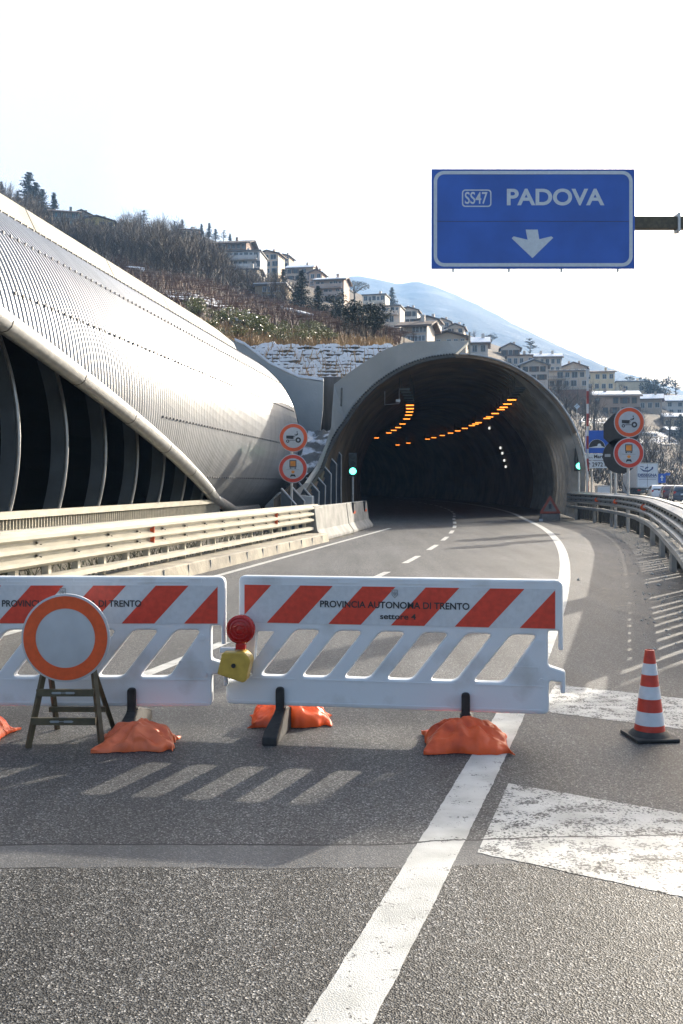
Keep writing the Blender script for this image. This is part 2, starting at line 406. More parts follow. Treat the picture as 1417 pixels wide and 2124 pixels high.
# ------------------------------------------------------------------ guardrails
WAVE = [(0, 0), (.05, .04), (.11, .105), (.20, .105), (.29, .01), (.37, .01), (.45, .105), (.55, .105), (.63, .01), (.71, .01), (.80, .105), (.89, .105), (.95, .04), (1, 0)]
def rail_prof(z0, z1, side):
    f = [(side*b, z0+(z1-z0)*a) for a, b in WAVE]
    return f+[(x-side*.012, z) for x, z in reversed(f)]
def guardrail(name, label, fx, y0, y1, side, z0, z1, lz0, lz1, mat, step, refl, base, bolt_step=2.0, ly0=None, ly1=None):
    t = thing(name, label, 'guardrail', (fx((y0+y1)/2), (y0+y1)/2, 0))
    ys = frange(y0, y1, 40)
    MB().sweep([(fx(Y), Y, 0) for Y in ys], rail_prof(z0, z1, side)).build('beam', mat, t, True, smooth=True, ang=50)
    MB().sweep([(fx(Y), Y, 0) for Y in frange(y0 if ly0 is None else ly0, ly1 or y1, 40)], [(side*.02, lz0), (side*.09, lz0+.015), (side*.09, lz1-.015), (side*.02, lz1), (-side*.05, lz1), (-side*.05, lz0)]).build('lower_rail', mat, t, True)
    MB().sweep([(fx(Y), Y, 0) for Y in ys], [(-side*.02, z1-.012), (-side*.02, z1+.022), (-side*.16, z1+.022), (-side*.16, z1-.012)]).build('cap_rail', mat, t, True)
    Y = y0+.3; pm_ = None
    while Y < y1:
        b = MB(); b.box((fx(Y)-side*.075, Y, (base+z1)/2-.02), (.09, .13, z1-base-.04)); b.box((fx(Y)-side*.028, Y, (z0+z1)/2), (.03, .1, z1-z0-.12))
        b.build('post', mat, t, True); Y += step
    bm_ = MB(); Y = y0+.2
    while Y < y1:
        for a in (.33, .67): bm_.box((fx(Y)+side*.028, Y, z0+(z1-z0)*a), (.028, .035, .03)); bm_.box((fx(Y+.09)+side*.028, Y+.09, z0+(z1-z0)*(a-.06)), (.026, .025, .02))
        Y += bolt_step*.5
    for a in (.33, .67): bm_.sweep([(fx(q)+side*.006, q, z0+(z1-z0)*a) for q in ys], [(0, 0), (.004, 0), (.004, .02), (0, .02)])
    bm_.build('bolt', M['dark_steel'], t, True)
    for Y in refl:
        for a in (.33, .67):
            zc = z0+(z1-z0)*a
            MB().prism([(-.0, zc-.055), (.07, zc-.06), (.075, zc+.06), (0, zc+.055)], -.012, .012).build('reflector', M['reflector'], t).location = Vector((fx(Y)+side*.02, Y, 0))-t.location
            if side < 0: t.children[-1].scale = (-1, 1, 1)
    return t
guardrail('guardrail', 'cream triple wave guardrail on the pale kerb at the left of the road', LG, -9, 27.4, 1, .50, .97, .29, .39, M['rail_cream'], .79, (15.7, 22.9, 27.2), .2)
rg = guardrail('guardrail', 'grey curving guardrail with round orange reflectors beside the traffic cone and dirt verge', RG, 9.6, 43.5, -1, .74, 1.20, .50, .62, M['rail_grey'], 3.6, (), 0)
for (u, Y) in ((1358, 25.2), (1284, 33.5), (1255, 37.5)):
    MB().lathe([(.085, 0), (.085, .02), (.07, .03)], (0, 0, 0), 14, 'y').build('reflector', M['reflector'], rg).location = Vector((RG(Y)-.09, Y-.05, .95))-rg.location
    rg.children[-1].rotation_euler = (0, 0, R(-25))
# picket parapets
def parapet(label, fx, y0, y1, top, bot, sp, r, mat, railh, bars=True, w=.16):
    t = thing('picket_fence', label, 'fence', (fx((y0+y1)/2), (y0+y1)/2, 0))
    ys = frange(y0, y1, 30)
    MB().sweep([(fx(Y), Y, 0) for Y in ys], [(w/2, top-railh), (w/2, top), (-w/2, top), (-w/2, top-railh)]).build('top_rail', mat, t, True)
    MB().sweep([(fx(Y), Y, 0) for Y in ys], [(.03, bot), (.03, bot+.05), (-.03, bot+.05), (-.03, bot)]).build('bottom_rail', mat, t, True)
    pk = MB(); Y = y0+.05
    while Y < y1:
        pk.box((fx(Y), Y, (top-railh+bot+.05)/2), (r*1.6, r*(3 if sp > .3 else 1), top-railh-bot-.05)); Y += sp
    pk.build('pickets', mat, t, True)
    Y = y0+.4
    while Y < y1:
        MB().box((fx(Y)-w*.5-.035, Y, (top-.06)/2), (.07, .07, top-.06)).build('post', mat, t, True); Y += 4.1
    return t
parapet('cream picket railing with a broad top rail below the open side of the metal gallery', lambda Y: GL(Y, 2.0), 5, 31.3, 1.08, .04, .125, .032, M['rail_cream'], .13)
parapet('grey picket railing standing just behind the curved grey guardrail', lambda Y: RG(Y)+.28, 9.2, 43, 1.12, .03, .5, .045, M['dark_steel'], .05, w=.06)

# ------------------------------------------------------------------ the metal gallery on the left
GR = 3.95; GCZ = 3.5; GCL = -1.2
def gp(Y, a, r=GR): return Vector((GL(Y, GCL+r*math.cos(a)), Y-.127*(r*math.cos(a)+GCL), GCZ+r*math.sin(a)))
def gpl(Y, l, z): return Vector((GL(Y, l), Y-.127*l, z))
def pipe_z(Y): return 4.14-.191*(Y-15) if Y < 31 else max(.62, 1.08-.11*(Y-31))
gal = thing('tunnel_gallery', 'corrugated pale metal tunnel gallery with a slanted open side of dark fins', 'gallery', (GL(25, 0), 25, 0))
cols = []; n = 0; Y = 7.0; per = .2
while Y < 42.0:
    ph = n % 4; fa = lerp(1, .3, sstep((Y-14)/12)); r = GR+(.018 if ph in (1, 2) else -.010)*fa
    a0 = math.asin(max(-.999, min(.999, (pipe_z(Y)-GCZ)/GR))); a1 = R(73)
    cols.append([gp(Y, lerp(a0, a1, k/30), r) for k in range(31)]); n += 1
    Y += (.024, .056, .024, .056)[ph]
M['cladding'] = pm('gallery_cladding', (.37, .375, .38), .33, .06, 1.3, metal=.3, stretch=(1, 2.2, .22), detail=9, lo=.3, hi=.62, col2=(.29, .295, .30))
MB().grid(cols).build('cladding', M['cladding'], gal, True, fix=False)
M['rivet'] = pm('rivet_grey', (.16, .16, .165), .5)
# rivet seams
for j, (ang, y0) in enumerate(((56, 8), (37, 9), (17, 16), (-5, 23.2), (-26, 28))):
    rv = MB(); Y = y0
    while Y < 41.5:
        rv.box(gp(Y, R(ang), GR+.024), (.03, .06, .05)); Y += .28
    rv.tube([gp(q, R(ang), GR+.022) for q in frange(y0, 41.4, 30)], .004, 4)
    rv.build('rivet', M['rivet'], gal, True)
# slanted edge pipe, then running out level behind the guardrail
pp = []
for Y in frange(7, 31, 26): pp.append(gp(Y, math.asin((pipe_z(Y)-GCZ)/GR), GR+.03))
for Y in (31.6, 32.4, 33.5, 35, 37, 39): pp.append(gp(Y, math.asin((pipe_z(Y)-GCZ)/GR), GR+.05))
MB().tube(pp, .18, 12).build('edge_pipe', M['steel'], gal, True, smooth=True)
for i in range(3, 26, 3):
    d = (pp[i+1]-pp[i]).normalized()*.012
    MB().tube([pp[i]-d, pp[i]+d], .185, 12).build('pipe_joint', M['dark_steel'], gal, True)
# fins
def fin(Y, z0, z1, r_in, r_out):
    po = []; pi = []
    for k in range(15):
        z = lerp(z0, z1, k/14); s = (z-GCZ)
        lo = 1.98-(z-2.35)**2/9.5
        if z > 3.4: lo = min(lo, GCL+math.sqrt(max(.05, 3.8**2-s*s)))
        po.append((lo, z)); pi.append((lo-.31, z))
    return po, pi
for k in range(-5, 8):
    Y = 17.4+2.07*k
    z1 = min(pipe_z(Y)+.75, 6.2)
    if z1 < 1.1: continue
    po, pi = fin(Y, .35, z1, 3.52, 3.9)
    b = MB(); n = len(po); vs_ = []
    for dy in (-.035, .035):
        vs_ += [gpl(Y+dy, *q) for q in po]+[gpl(Y+dy, *q) for q in pi]
    fs_ = []
    for i in range(n-1):
        fs_ += [(i, i+1, n+i+1, n+i), (2*n+i, 3*n+i, 3*n+i+1, 2*n+i+1), (i, 2*n+i, 2*n+i+1, i+1), (n+i, n+i+1, 3*n+i+1, 3*n+i)]
    fs_ += [(0, n, 3*n, 2*n), (n-1, 3*n-1, 4*n-1, 2*n-1)]
    b.add(vs_, fs_).build('fin', M['fin'], gal, True)
    eb = [gpl(Y-.03, q[0]+.02, q[1]) for q in po]
    MB().tube(eb, .035, 6).build('fin_edge', M['steel'], gal, True, smooth=True)
# lining of crown and back wall, interior shade painted near-black
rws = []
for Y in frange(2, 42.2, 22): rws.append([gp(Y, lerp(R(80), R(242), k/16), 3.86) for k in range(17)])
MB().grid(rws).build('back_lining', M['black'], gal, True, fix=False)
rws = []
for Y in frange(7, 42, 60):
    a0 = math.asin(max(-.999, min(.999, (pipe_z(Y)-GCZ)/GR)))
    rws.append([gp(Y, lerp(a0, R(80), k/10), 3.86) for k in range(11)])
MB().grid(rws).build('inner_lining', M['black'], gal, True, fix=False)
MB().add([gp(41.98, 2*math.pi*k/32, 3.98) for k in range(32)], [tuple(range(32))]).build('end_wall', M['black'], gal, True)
tag(MB().grid([[gpl(Y, -4.6, .006), gpl(Y, 1.7, .006)] for Y in frange(0, 42, 10)]).build('gallery_road', M['black']), kind='structure')  # asphalt floor painted near-black for the shade inside the gallery
# pale strip and concrete coping along the crest
ys = frange(7, 41.0, 7)
for i in range(7):
    a, b = ys[i]+.02, ys[i+1]-.02
    dz = [0, 0] if i < 6 else [0, -.16]
    MB().sweep([gpl(a, 0, 0), gpl((a+b)/2, 0, dz[1]*.2), gpl(b, 0, dz[1])], [(.40, 7.14), (.12, 7.72), (-.42, 7.74), (-.42, 7.14)]).build('coping', M['concrete_pale'], gal, True, bevel=.02)
MB().grid([[gp(Y, R(67), GR+.035), gp(Y, R(58.5), GR+.035)] for Y in frange(7, 41, 24)]).build('crest_strip', M['concrete_pale'], gal, True)
MB().tube([gpl(Y, .43, 7.10) for Y in frange(7, 41, 20)], .055, 5).build('coping_shadow_line', M['dark_steel'], gal, True)  # dark tube drawn in as the shadow line under the coping
# concrete plinth where the gallery meets the tunnel portal
t = thing('concrete_plinth', 'sloped concrete plinth at the foot of the gallery beside the round signs', 'plinth', (P(600, 1040, 36.5).x, 36.5, 0))
MB().prism([(-.95, 0), (-.85, .75), (-.35, 1.25), (.9, 1.1), (.95, 0)], -.9, 1.4).build('plinth_block', M['concrete'], t, bevel=.03)

# ------------------------------------------------------------------ the road tunnel
TR = 5.6; TZ = 1.65
def tp(Y, phi, r=TR):
    d = AXV(Y); lat = Vector((d.y, -d.x, 0)); c = Vector((AX(Y), Y, TZ))
    return c+lat*(r*math.cos(phi))+Vector((0, 0, r*math.sin(phi)))
def tpl(Y, l, z):
    d = AXV(Y); return Vector((AX(Y), Y, z))+Vector((d.y, -d.x, 0))*l
def mouthY(p):                                # p in degrees, 0 = right wall, 180 = left wall
    return interp([-20, 22, 22.5, 150, 175, 185, 200], [50.5, 50.5, 43, 43, 40, 35.5, 33.5], p)
tun = thing('road_tunnel', 'large dark arched road tunnel of corrugated steel with amber lights inside', 'tunnel', (AX(43), 43, 0))
phis = [-17, -12, -6, 0, 6, 12, 18, 22, 22.5]+list(frange(28, 146, 24))+[152, 158, 164, 170, 175, 180, 185, 190, 197]
cols = []
N1, N2 = 24, 250
for i in range(N1+N2+1):
    row = []
    for p in phis:
        y0 = mouthY(p)
        if i <= N1: Y = lerp(y0, max(y0, 43.0) if p > 22.2 else 50.5, i/N1) if p > 22.2 else lerp(50.5, 50.6, i/N1)
        else:
            s0 = 43.0 if p > 22.2 else 50.6
            Y = lerp(s0, 84, (i-N1)/N2)
        am = .055*math.sin(2*math.pi*Y/.62)
        row.append(tp(Y, R(p), TR+am))
    cols.append(row)
MB().grid(cols, True).build('lining', M['lining'], tun, True, fix=False, smooth=True)
MB().grid([[tp(Y, R(p)) for p in phis] for Y in frange(84, 150, 24)], True).build('deep_lining', M['lining'], tun, True, fix=False)
MB().add([tp(150, R(p)) for p in phis], [tuple(range(len(phis)))]).build('end_wall', M['black'], tun, True)
# outer shell and bright rim of the mouth
op = [p for p in phis if p <= 180]
MB().grid([[tp(lerp(mouthY(p)-.02, 72, i/20), R(p), TR+.10) for p in op] for i in range(21)]).build('outer_shell', M['rail_grey'], tun, True, fix=False)
MB().grid([[tp(mouthY(p)-.02, R(p), TR-.06) for p in phis], [tp(mouthY(p)-.03, R(p), TR+.10) for p in phis]]).build('mouth_rim', M['lining'], tun, True)
MB().tube([tp(42.95, R(p), TR+.11) for p in frange(-17, 88, 36)], .045, 6).build('rim_tube', M['steel'], tun, True, smooth=True)
MB().tube([tp(mouthY(p)-.05, R(p), TR-.03) for p in frange(90, 196, 40)], .05, 6).build('rim_tube', M['dark_steel'], tun, True, smooth=True)
# toothed end of the corrugated sheet
ra = []
for k in range(149):
    p = 91+k*.66; e = .13 if k % 2 else 0.0; ra.append([tp(mouthY(p)-.17, R(p+dp), TR+q) for dp in ((-.3,) if k % 2 == 0 else (-.3,)) for q in (-.06, .02+e)])
rb_ = [[q+Vector((0, .18, 0)) for q in r_] for r_ in ra]
th = MB(); th.grid(ra); th.grid(rb_, True); th.grid([[r_[1], w_[1]] for r_, w_ in zip(ra, rb_)])
th.build('toothed_edge', M['dark_steel'], tun, True)
# snow lying on the crown of the shell
MB().grid([[tp(Y, R(p), TR+.14+.05*math.sin(Y*2+p)) for p in frange(64, 82, 5)] for Y in frange(43.1, 52, 10)]).build('snow_cover', M['snow'], tun, True)
# fins in the side openings
for k in range(8):
    Y = 32.1+1.7*k; kz = interp([32, 33.8, 35.7, 37.2, 39, 40.3, 42, 44], [.85, .95, 1.07, 1.25, 1.5, 1.9, 2.36, 2.9], Y)
    b = MB(); vs_ = []
    pts = [(-5.28, 0), (-5.30, kz*.5), (-5.28, kz), (-5.78, kz+.55), (-5.8, kz*.5), (-5.8, 0)]
    for dy in (-.04, .04): vs_ += [tpl(Y+dy, *q) for q in pts]
    b.add(vs_, [(0, 1, 4, 5), (1, 2, 3, 4), (6, 11, 10, 7), (7, 10, 9, 8)]+[(i, (i+1) % 6, (i+1) % 6+6, i+6) for i in range(6)])
    b.build('fin', M['fin'], tun, True)
    MB().tube([tpl(Y-.03, *q) for q in ((-5.27, .02), (-5.29, kz*.5), (-5.27, kz), (-5.77, kz+.56))], .035, 6).build('fin_edge', M['steel'], tun, True)
for k in range(15):
    Y = 43.15+1.15*k; dpt = .14 if k == 0 else .42; b = MB(); vs_ = []; N = 22
    for dy in (-.05, .05):
        for i in range(N+1):
            p = lerp(-17, 74, i/N); q = dpt*(1-sstep((p-40)/34)); vs_ += [tp(Y+dy, R(p), TR-q), tp(Y+dy, R(p), TR+.06)]
    m_ = 2*(N+1); fs_ = []
    for i in range(N):
        j = 2*i; fs_ += [(j, j+1, j+3, j+2), (j+m_, j+2+m_, j+3+m_, j+1+m_), (j, j+2, j+2+m_, j+m_), (j+1, j+1+m_, j+3+m_, j+3)]
    b.add(vs_, fs_).build('rib', M['rib'], tun, True)
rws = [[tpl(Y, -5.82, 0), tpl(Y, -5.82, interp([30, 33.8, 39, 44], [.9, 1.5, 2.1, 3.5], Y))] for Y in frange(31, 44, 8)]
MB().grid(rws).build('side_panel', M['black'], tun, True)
# concrete collar round the left half of the mouth
OUT = [(90, 975, 706), (100, 930, 707), (110, 885, 708), (120, 838, 711), (127, 800, 724), (135, 765, 745), (143, 725, 772), (150, 693, 797), (157, 690, 840), (163, 687, 885), (170, 674, 925), (178, 655, 968), (185, 632, 1002), (192, 596, 1032)]
front = []; back = []
for p, u, v in OUT:
    Y = mouthY(p)-.1; a = tp(Y, R(p), TR+.12); o = P(u, v, Y)
    front.append((a, o)); back.append((a+Vector((.1, .9, 0)), o+Vector((.1, .9, 0))))
cm = MB(); n = len(front)
vs_ = [q for f in front for q in f]+[q for f in back for q in f]
fs_ = []
for i in range(n-1):
    a, b, c, d = 2*i, 2*i+1, 2*i+3, 2*i+2; k = 2*n
    fs_ += [(a, b, c, d), (a+k, d+k, c+k, b+k), (b, b+k, c+k, c), (a, d, d+k, a+k)]
fs_ += [(0, 2*n, 2*n+1, 1), (2*n-2, 2*n-1, 4*n-1, 4*n-2)]
cm.add(vs_, fs_).build('collar', M['concrete'], tun, True)
q = P(974, 708, 42.7); MB().box((q.x, q.y, q.z-.1), (.07, .1, 1.0)).build('collar_stop', M['concrete_pale'], tun, True)
q = P(708, 830, 42.6); MB().tube([P(709, 805, 42.75), P(708, 842, 42.2)], .04, 6).build('drain_pipe', M['dark_steel'], tun, True)
# wing wall between gallery and tunnel
t = thing('concrete_wing_wall', 'bluish shaded concrete wing wall between the metal gallery and the tunnel arch', 'wall', (P(600, 900, 44.2).x, 44.2, 0))
pl = [(470, 700), (487, 709), (508, 718), (560, 757), (620, 785), (671, 792), (670, 850), (664, 900), (652, 950), (640, 990), (600, 1048), (470, 1050)]
pts = [P(u, v, 44.2) for u, v in pl]
MB().prism([(p.x-t.location.x, p.z) for p in pts], -.1, .7).build('wall_face', M['concrete'], t)
sn = [P(u, v-2, 44.2) for u, v in pl[1:6]]
sw = MB()
for a, b in zip(sn[:-1], sn[1:]):
    sw.add([a+Vector((0, -.08, 0)), b+Vector((0, -.08, 0)), b+Vector((0, .68, 0)), a+Vector((0, .68, 0)), a+Vector((0, -.05, .13)), b+Vector((0, -.05, .13)), b+Vector((0, .66, .13)), a+Vector((0, .66, .13))], [(0, 1, 5, 4), (3, 7, 6, 2), (4, 5, 6, 7), (0, 4, 7, 3), (1, 2, 6, 5)])
sw.build('snow_cover', M['snow'], t, True)
M['recess_dark'] = pm('dark_recess_concrete', (.07, .07, .072), .7, .3, 3, stretch=(2, 2, .3))
q = P(681, 880, 45.4); MB().box((q.x-t.location.x, 1.2, 3.9), (1.2, .2, 5.4)).build('recess', M['recess_dark'], t)  # set-back panel in a dark, vertically streaked colour
# rubble slope with snow below the recess
rb = MB(); rws = []
for i in range(15):
    r_ = []
    for j in range(9):
        u = lerp(lerp(640, 604, i/14), lerp(690, 640, i/14), j/8); v = lerp(890, 1030, i/14); Y = lerp(43.9, 38.5, i/14)
        p = P(u, v, Y); p += Vector((0, -.2, .25))*mnoise.noise(p*1.7)+Vector((0, 0, .12))*mnoise.noise(p*5); r_.append(p)
    rws.append(r_)
M['rubble'] = pm('snowy_rubble', (.76, .78, .82), .8, .1, 1.6, col2=(.17, .17, .165), lo=.47, hi=.56, bump=.05, bscale=7)
tag(MB().grid(rws, True).build('snowy_rubble', M['rubble'], fix=False), kind='stuff')

# lamps along the tunnel ceiling
M['amber'] = pm('amber_lamp', (.9, .5, .15), .4, .02, 3, emit=(1, .25, .03), es=1.25)
def lamp_proto(lit):
    t = thing('tunnel_lamp', 'lit amber strip lamp hanging in the tunnel ceiling' if lit else 'unlit grey strip lamp just inside the tunnel mouth', 'lamp', (0, 0, 0), 0, 'lit amber tunnel lamps' if lit else 'unlit grey tunnel lamps')
    b = MB().box((0, 0, .07), (.50, .18, .08)); b.build('housing', M['fin'] if not lit else M['dark_steel'], t)
    MB().box((0, 0, .0), (.44, .12, .05)).build('diffuser', M['amber'] if lit else M['glass'], t)
    h = MB()
    h.tube([(-.25, 0, .11), (-.25, 0, .75)], .02, 5); h.tube([(.25, 0, .11), (.25, 0, .75)], .02, 5); h.box((0, 0, .115), (.54, .04, .02))
    h.build('hanger', M['dark_steel'], t)
    return t
pl_, pu_ = lamp_proto(True), lamp_proto(False); used = [0, 0]
def put_lamp(Y, lat, lit, z=5.95):
    p = tpl(Y, lat, z); d = AXV(Y); rz = -math.atan2(d.x, d.y)
    k = 0 if lit else 1; pr = (pl_, pu_)[k]
    if used[k] == 0: pr.location = p; pr.rotation_euler = (0, 0, rz)
    else: dup(pr, p, rz)
    used[k] += 1
for Y in (45.0, 46.6, 48.2, 49.8, 51.4): put_lamp(Y, -2.4, False)
for Y in (45.2, 46.4, 47.8, 49.4): put_lamp(Y, 2.95, False)
for Y in (53.6, 56.0, 58.6, 61.4, 65, 70.5, 75, 79, 83, 92): put_lamp(Y, -2.4, True)
for Y in (50.6, 53.2, 55.4, 57, 60.2, 63.2, 64.6, 69, 70.6, 72.4, 76, 79.5, 83, 87, 91, 94, 103, 108): put_lamp(Y, 2.95, True)
# small white marks along the right wall, drawn as self-glowing panels
M['wmark'] = pm('white_mark_glow', (.9, .9, .9), .4, .02, 3, emit=(1, .98, .9), es=.35)
wp = None
for (u, v) in ((1015, 888), (1038, 929), (1042, 940), (1046, 955), (1049, 968)):
    Y = 46.0
    while Y < 130:
        p = P(u, v, Y); lat = (p.x-AX(Y))*AXV(Y).y
        if math.hypot(lat, p.z-TZ) > 5.4: break
        Y += .25
    if wp is None:
        wp = thing('wall_mark', 'small white mark drawn as a glowing panel on the curved right tunnel wall', 'panel light', p, 0, 'white marks along the right tunnel wall')
        MB().box((0, 0, 0), (.10, .2, .17)).build('glowing_face', M['wmark'], wp); MB().box((.1, 0, 0), (.03, .22, .2)).build('back_plate', M['dark_steel'], wp)
    else: dup(wp, p, 0)
# hanging bracket near the mouth
p = P(815, 836, 45.5)
t = thing('hanging_bracket', 'thin grey hanging frame with a small camera under the tunnel ceiling', 'bracket', p)
fr = MB(); fr.tube([(-.38, 0, .55), (-.38, 0, -.08), (.3, 0, -.02)], .025, 6); fr.tube([(.3, 0, -.02), (.3, 0, .75)], .02, 6); fr.build('frame', M['steel'], t)
MB().box((.24, 0, .1), (.2, .34, .13)).build('camera_housing', M['steel'], t, bevel=.01)
# concrete safety barriers on the left at the mouth
JP = [(0, 0), (.0, .08), (-.16, .30), (-.24, .95), (-.42, .95), (-.5, .30), (-.66, .08), (-.66, 0)]
def jersey(label, path):
    c = path[0]; t = thing('jersey_barrier', label, 'safety barrier', (c[0], c[1], 0))
    MB().sweep(path, JP).build('barrier_block', M['jersey'], t, True, bevel=.015); return t
def JX(Y): return interp([26.2, 30, 34.3, 38, 42, 46], [-.55, .22, 1.0, 1.55, 1.9, 2.1], Y)
j1 = jersey('concrete safety barrier at the guardrail end, striped by sunlight', [(JX(Y), Y, 0) for Y in frange(26.4, 30.9, 5)])
j2 = jersey('concrete safety barrier with bracket shaped marks in the shade of the tunnel mouth', [(JX(Y), Y, 0) for Y in frange(31.0, 35.4, 5)])
for Y in (32.0, 34.4):
    mk = MB(); x = JX(Y)-.195
    for (dy, z, a, b) in ((0, .78, .07, .34), (.25, .92, .5, .06)): mk.box((x, Y+dy, z), (.06, a, b), R(-11))
    mk.build('black_mark', M['ink'], j2, True); MB().box((x+.03, Y+.25, .62), (.06, .42, .09), R(-11)).build('reflector', M['reflector'], j2, True)
# ------------------------------------------------------------------ plastic barriers
def barrier(label, loc, rz, tx, tw):
    t = thing('plastic_barrier', label, 'barrier', loc, rz, 'white plastic road barriers')
    outer = [(-.96, .315), (-1.045, .315), (-1.045, .165), (.965, .165), (.965, .37), (1.035, .36), (1.035, .295), (1.062, .295), (1.062, .43), (.96, .462), (.96, .672), (1.022, .672), (1.022, .555), (1.048, .555), (1.048, .98), (-.962, .98)]
    rr = [.02, .02, .035, .04, .02, .008, .006, .006, .012, .02, .015, .01, .008, .008, .045, .04]
    sp = [rounded(outer, rr)]
    for k in range(7):
        x = -.706+.2668*k
        if k == 0: h = [(x, .645), (x-.15, .645), (x-.165, .60), (x-.165, .44), (x-.10, .44)]
        elif k < 6: h = [(x, .645), (x-.155, .645), (x-.385, .352), (x-.225, .352)]
        else: h = [(x, .645), (x-.155, .645), (x-.385, .352), (x-.20, .352)]
        if k == 0: h = [(x, .645), (x-.155, .645), (x-.165, .36), (x-.225+.02, .352)]
        if k == 0: h = [(x, .645), (x-.155, .645), (x-.175, .355), (x-.205, .352)]
        sp.append(rounded(h, .035))
    m = plate(sp, .07, .012); link('panel', m, M['plastic'], t, True, 40)
    # raised ribs and recess lines moulded into the face
    rb = MB()
    for (x0, x1, z) in ((-1.0, -.60, .335), (-.55, .40, .335), (.52, .94, .335), (-1.0, .93, .19), (.76, .90, .45), (-.93, -.70, .945), (-.52, -.20, .945), (-.02, .34, .945), (.5, .8, .945)):
        rb.box(((x0+x1)/2, -.0355, z), (x1-x0, .006, .006))
    for x in (-.76, -.36, .06, .42, .86):
        rb.box((x-.035, -.036, .955), (.006, .006, .026)); rb.box((x+.035, -.036, .955), (.006, .006, .026)); rb.box((x, -.036, .967), (.07, .006, .006))
    rb.box((.76, -.036, .42), (.006, .006, .06)); rb.box((.90, -.036, .42), (.006, .006, .06))
    rb.lathe([(.018, 0), (.018, .008)], (.90, -.036, .60), 12, 'y'); rb.lathe([(.016, 0), (.016, .008)], (.92, -.036, .37), 12, 'y')
    rb.build('moulded_ribs', M['plastic'], t)
    x0, x1, z0, z1 = -.925, 1.003, .685, .926
    sh = MB(); sh.box(((x0+x1)/2, -.0365, (z0+z1)/2), (x1-x0, .003, z1-z0)); sh.build('reflective_sheet', M['sheet'], t)
    st = MB()
    for k in range(-1, 5):
        a = -.778+.392*k
        q = clip([(a, z0+.002), (a+.205, z0+.002), (a+.42, z1-.002), (a+.215, z1-.002)], x0+.003, x1-.003)
        if k == 4: q = clip([(a, z0+.002), (a+.3, z0+.002), (a+.3, z1-.002), (a+.215, z1-.002)], x0+.003, x1-.003)
        if len(q) > 2: st.prism(q, -.0395, -.0372)
    st.build('red_stripes', M['red'], t)
    ms = [text_mesh('PROVINCIA AUTONOMA DI TRENTO', tw, (tx, -.0415, .812), .02, height=.042)]
    link('lettering', join_meshes(ms), M['ink'], t)
    link('unit_lettering', text_mesh('settore 4', .222, (tx+.025, -.0415, .742), .02, height=.036), M['ink'], t)
    # small shield shaped crest
    c = (.03, .882)
    ms = [plate([[(c[0]-.019, c[1]+.026), (c[0]-.019, c[1]-.008), (c[0], c[1]-.028), (c[0]+.019, c[1]-.008), (c[0]+.019, c[1]+.026)], [(c[0]-.014, c[1]+.021), (c[0]-.014, c[1]-.006), (c[0], c[1]-.021), (c[0]+.014, c[1]-.006), (c[0]+.014, c[1]+.021)]], .002, 0, (0, -.0415, 0))]
    ms.append(plate([[(c[0]-.012, c[1]+.012), (c[0]-.004, c[1]+.004), (c[0], c[1]+.018), (c[0]+.004, c[1]+.004), (c[0]+.012, c[1]+.012), (c[0]+.008, c[1]-.006), (c[0], c[1]-.016), (c[0]-.008, c[1]-.006)]], .002, 0, (0, -.0415, 0)))
    link('crest', join_meshes(ms), M['greyink'], t)
    for x in (-.69, .465):
        f = MB(); f.prism(rounded([(x-.026, .02), (x+.026, .02), (x+.026, .288), (x-.026, .288)], [.001, .001, .024, .024]), -.072, -.038)
        prof = [(-.36, 0), (-.36, .05), (-.30, .075), (-.10, .13), (-.04, .15), (.04, .15), (.10, .13), (.30, .075), (.36, .05), (.36, 0)]
        n = len(prof)
        vs_ = [(x-(.045 if abs(y) > .2 else .032), y, z) for y, z in prof]+[(x+(.045 if abs(y) > .2 else .032), y, z) for y, z in prof]
        f.add(vs_, [tuple(range(n)), tuple(range(n, 2*n))[::-1]]+[(i, i+n, (i+1) % n+n, (i+1) % n) for i in range(n)])
        f.build('foot', M['rubber'], t, bevel=.006)
    return t
barrier('white plastic barrier with red stripes fully in view, carrying the red warning lamp', (.305, 6.0, 0), R(-8.3), .025, .925)
barrier('white plastic barrier with red stripes partly hidden by the blank round sign', (-1.775, 6.08, 0), R(-.5), .085, .875)

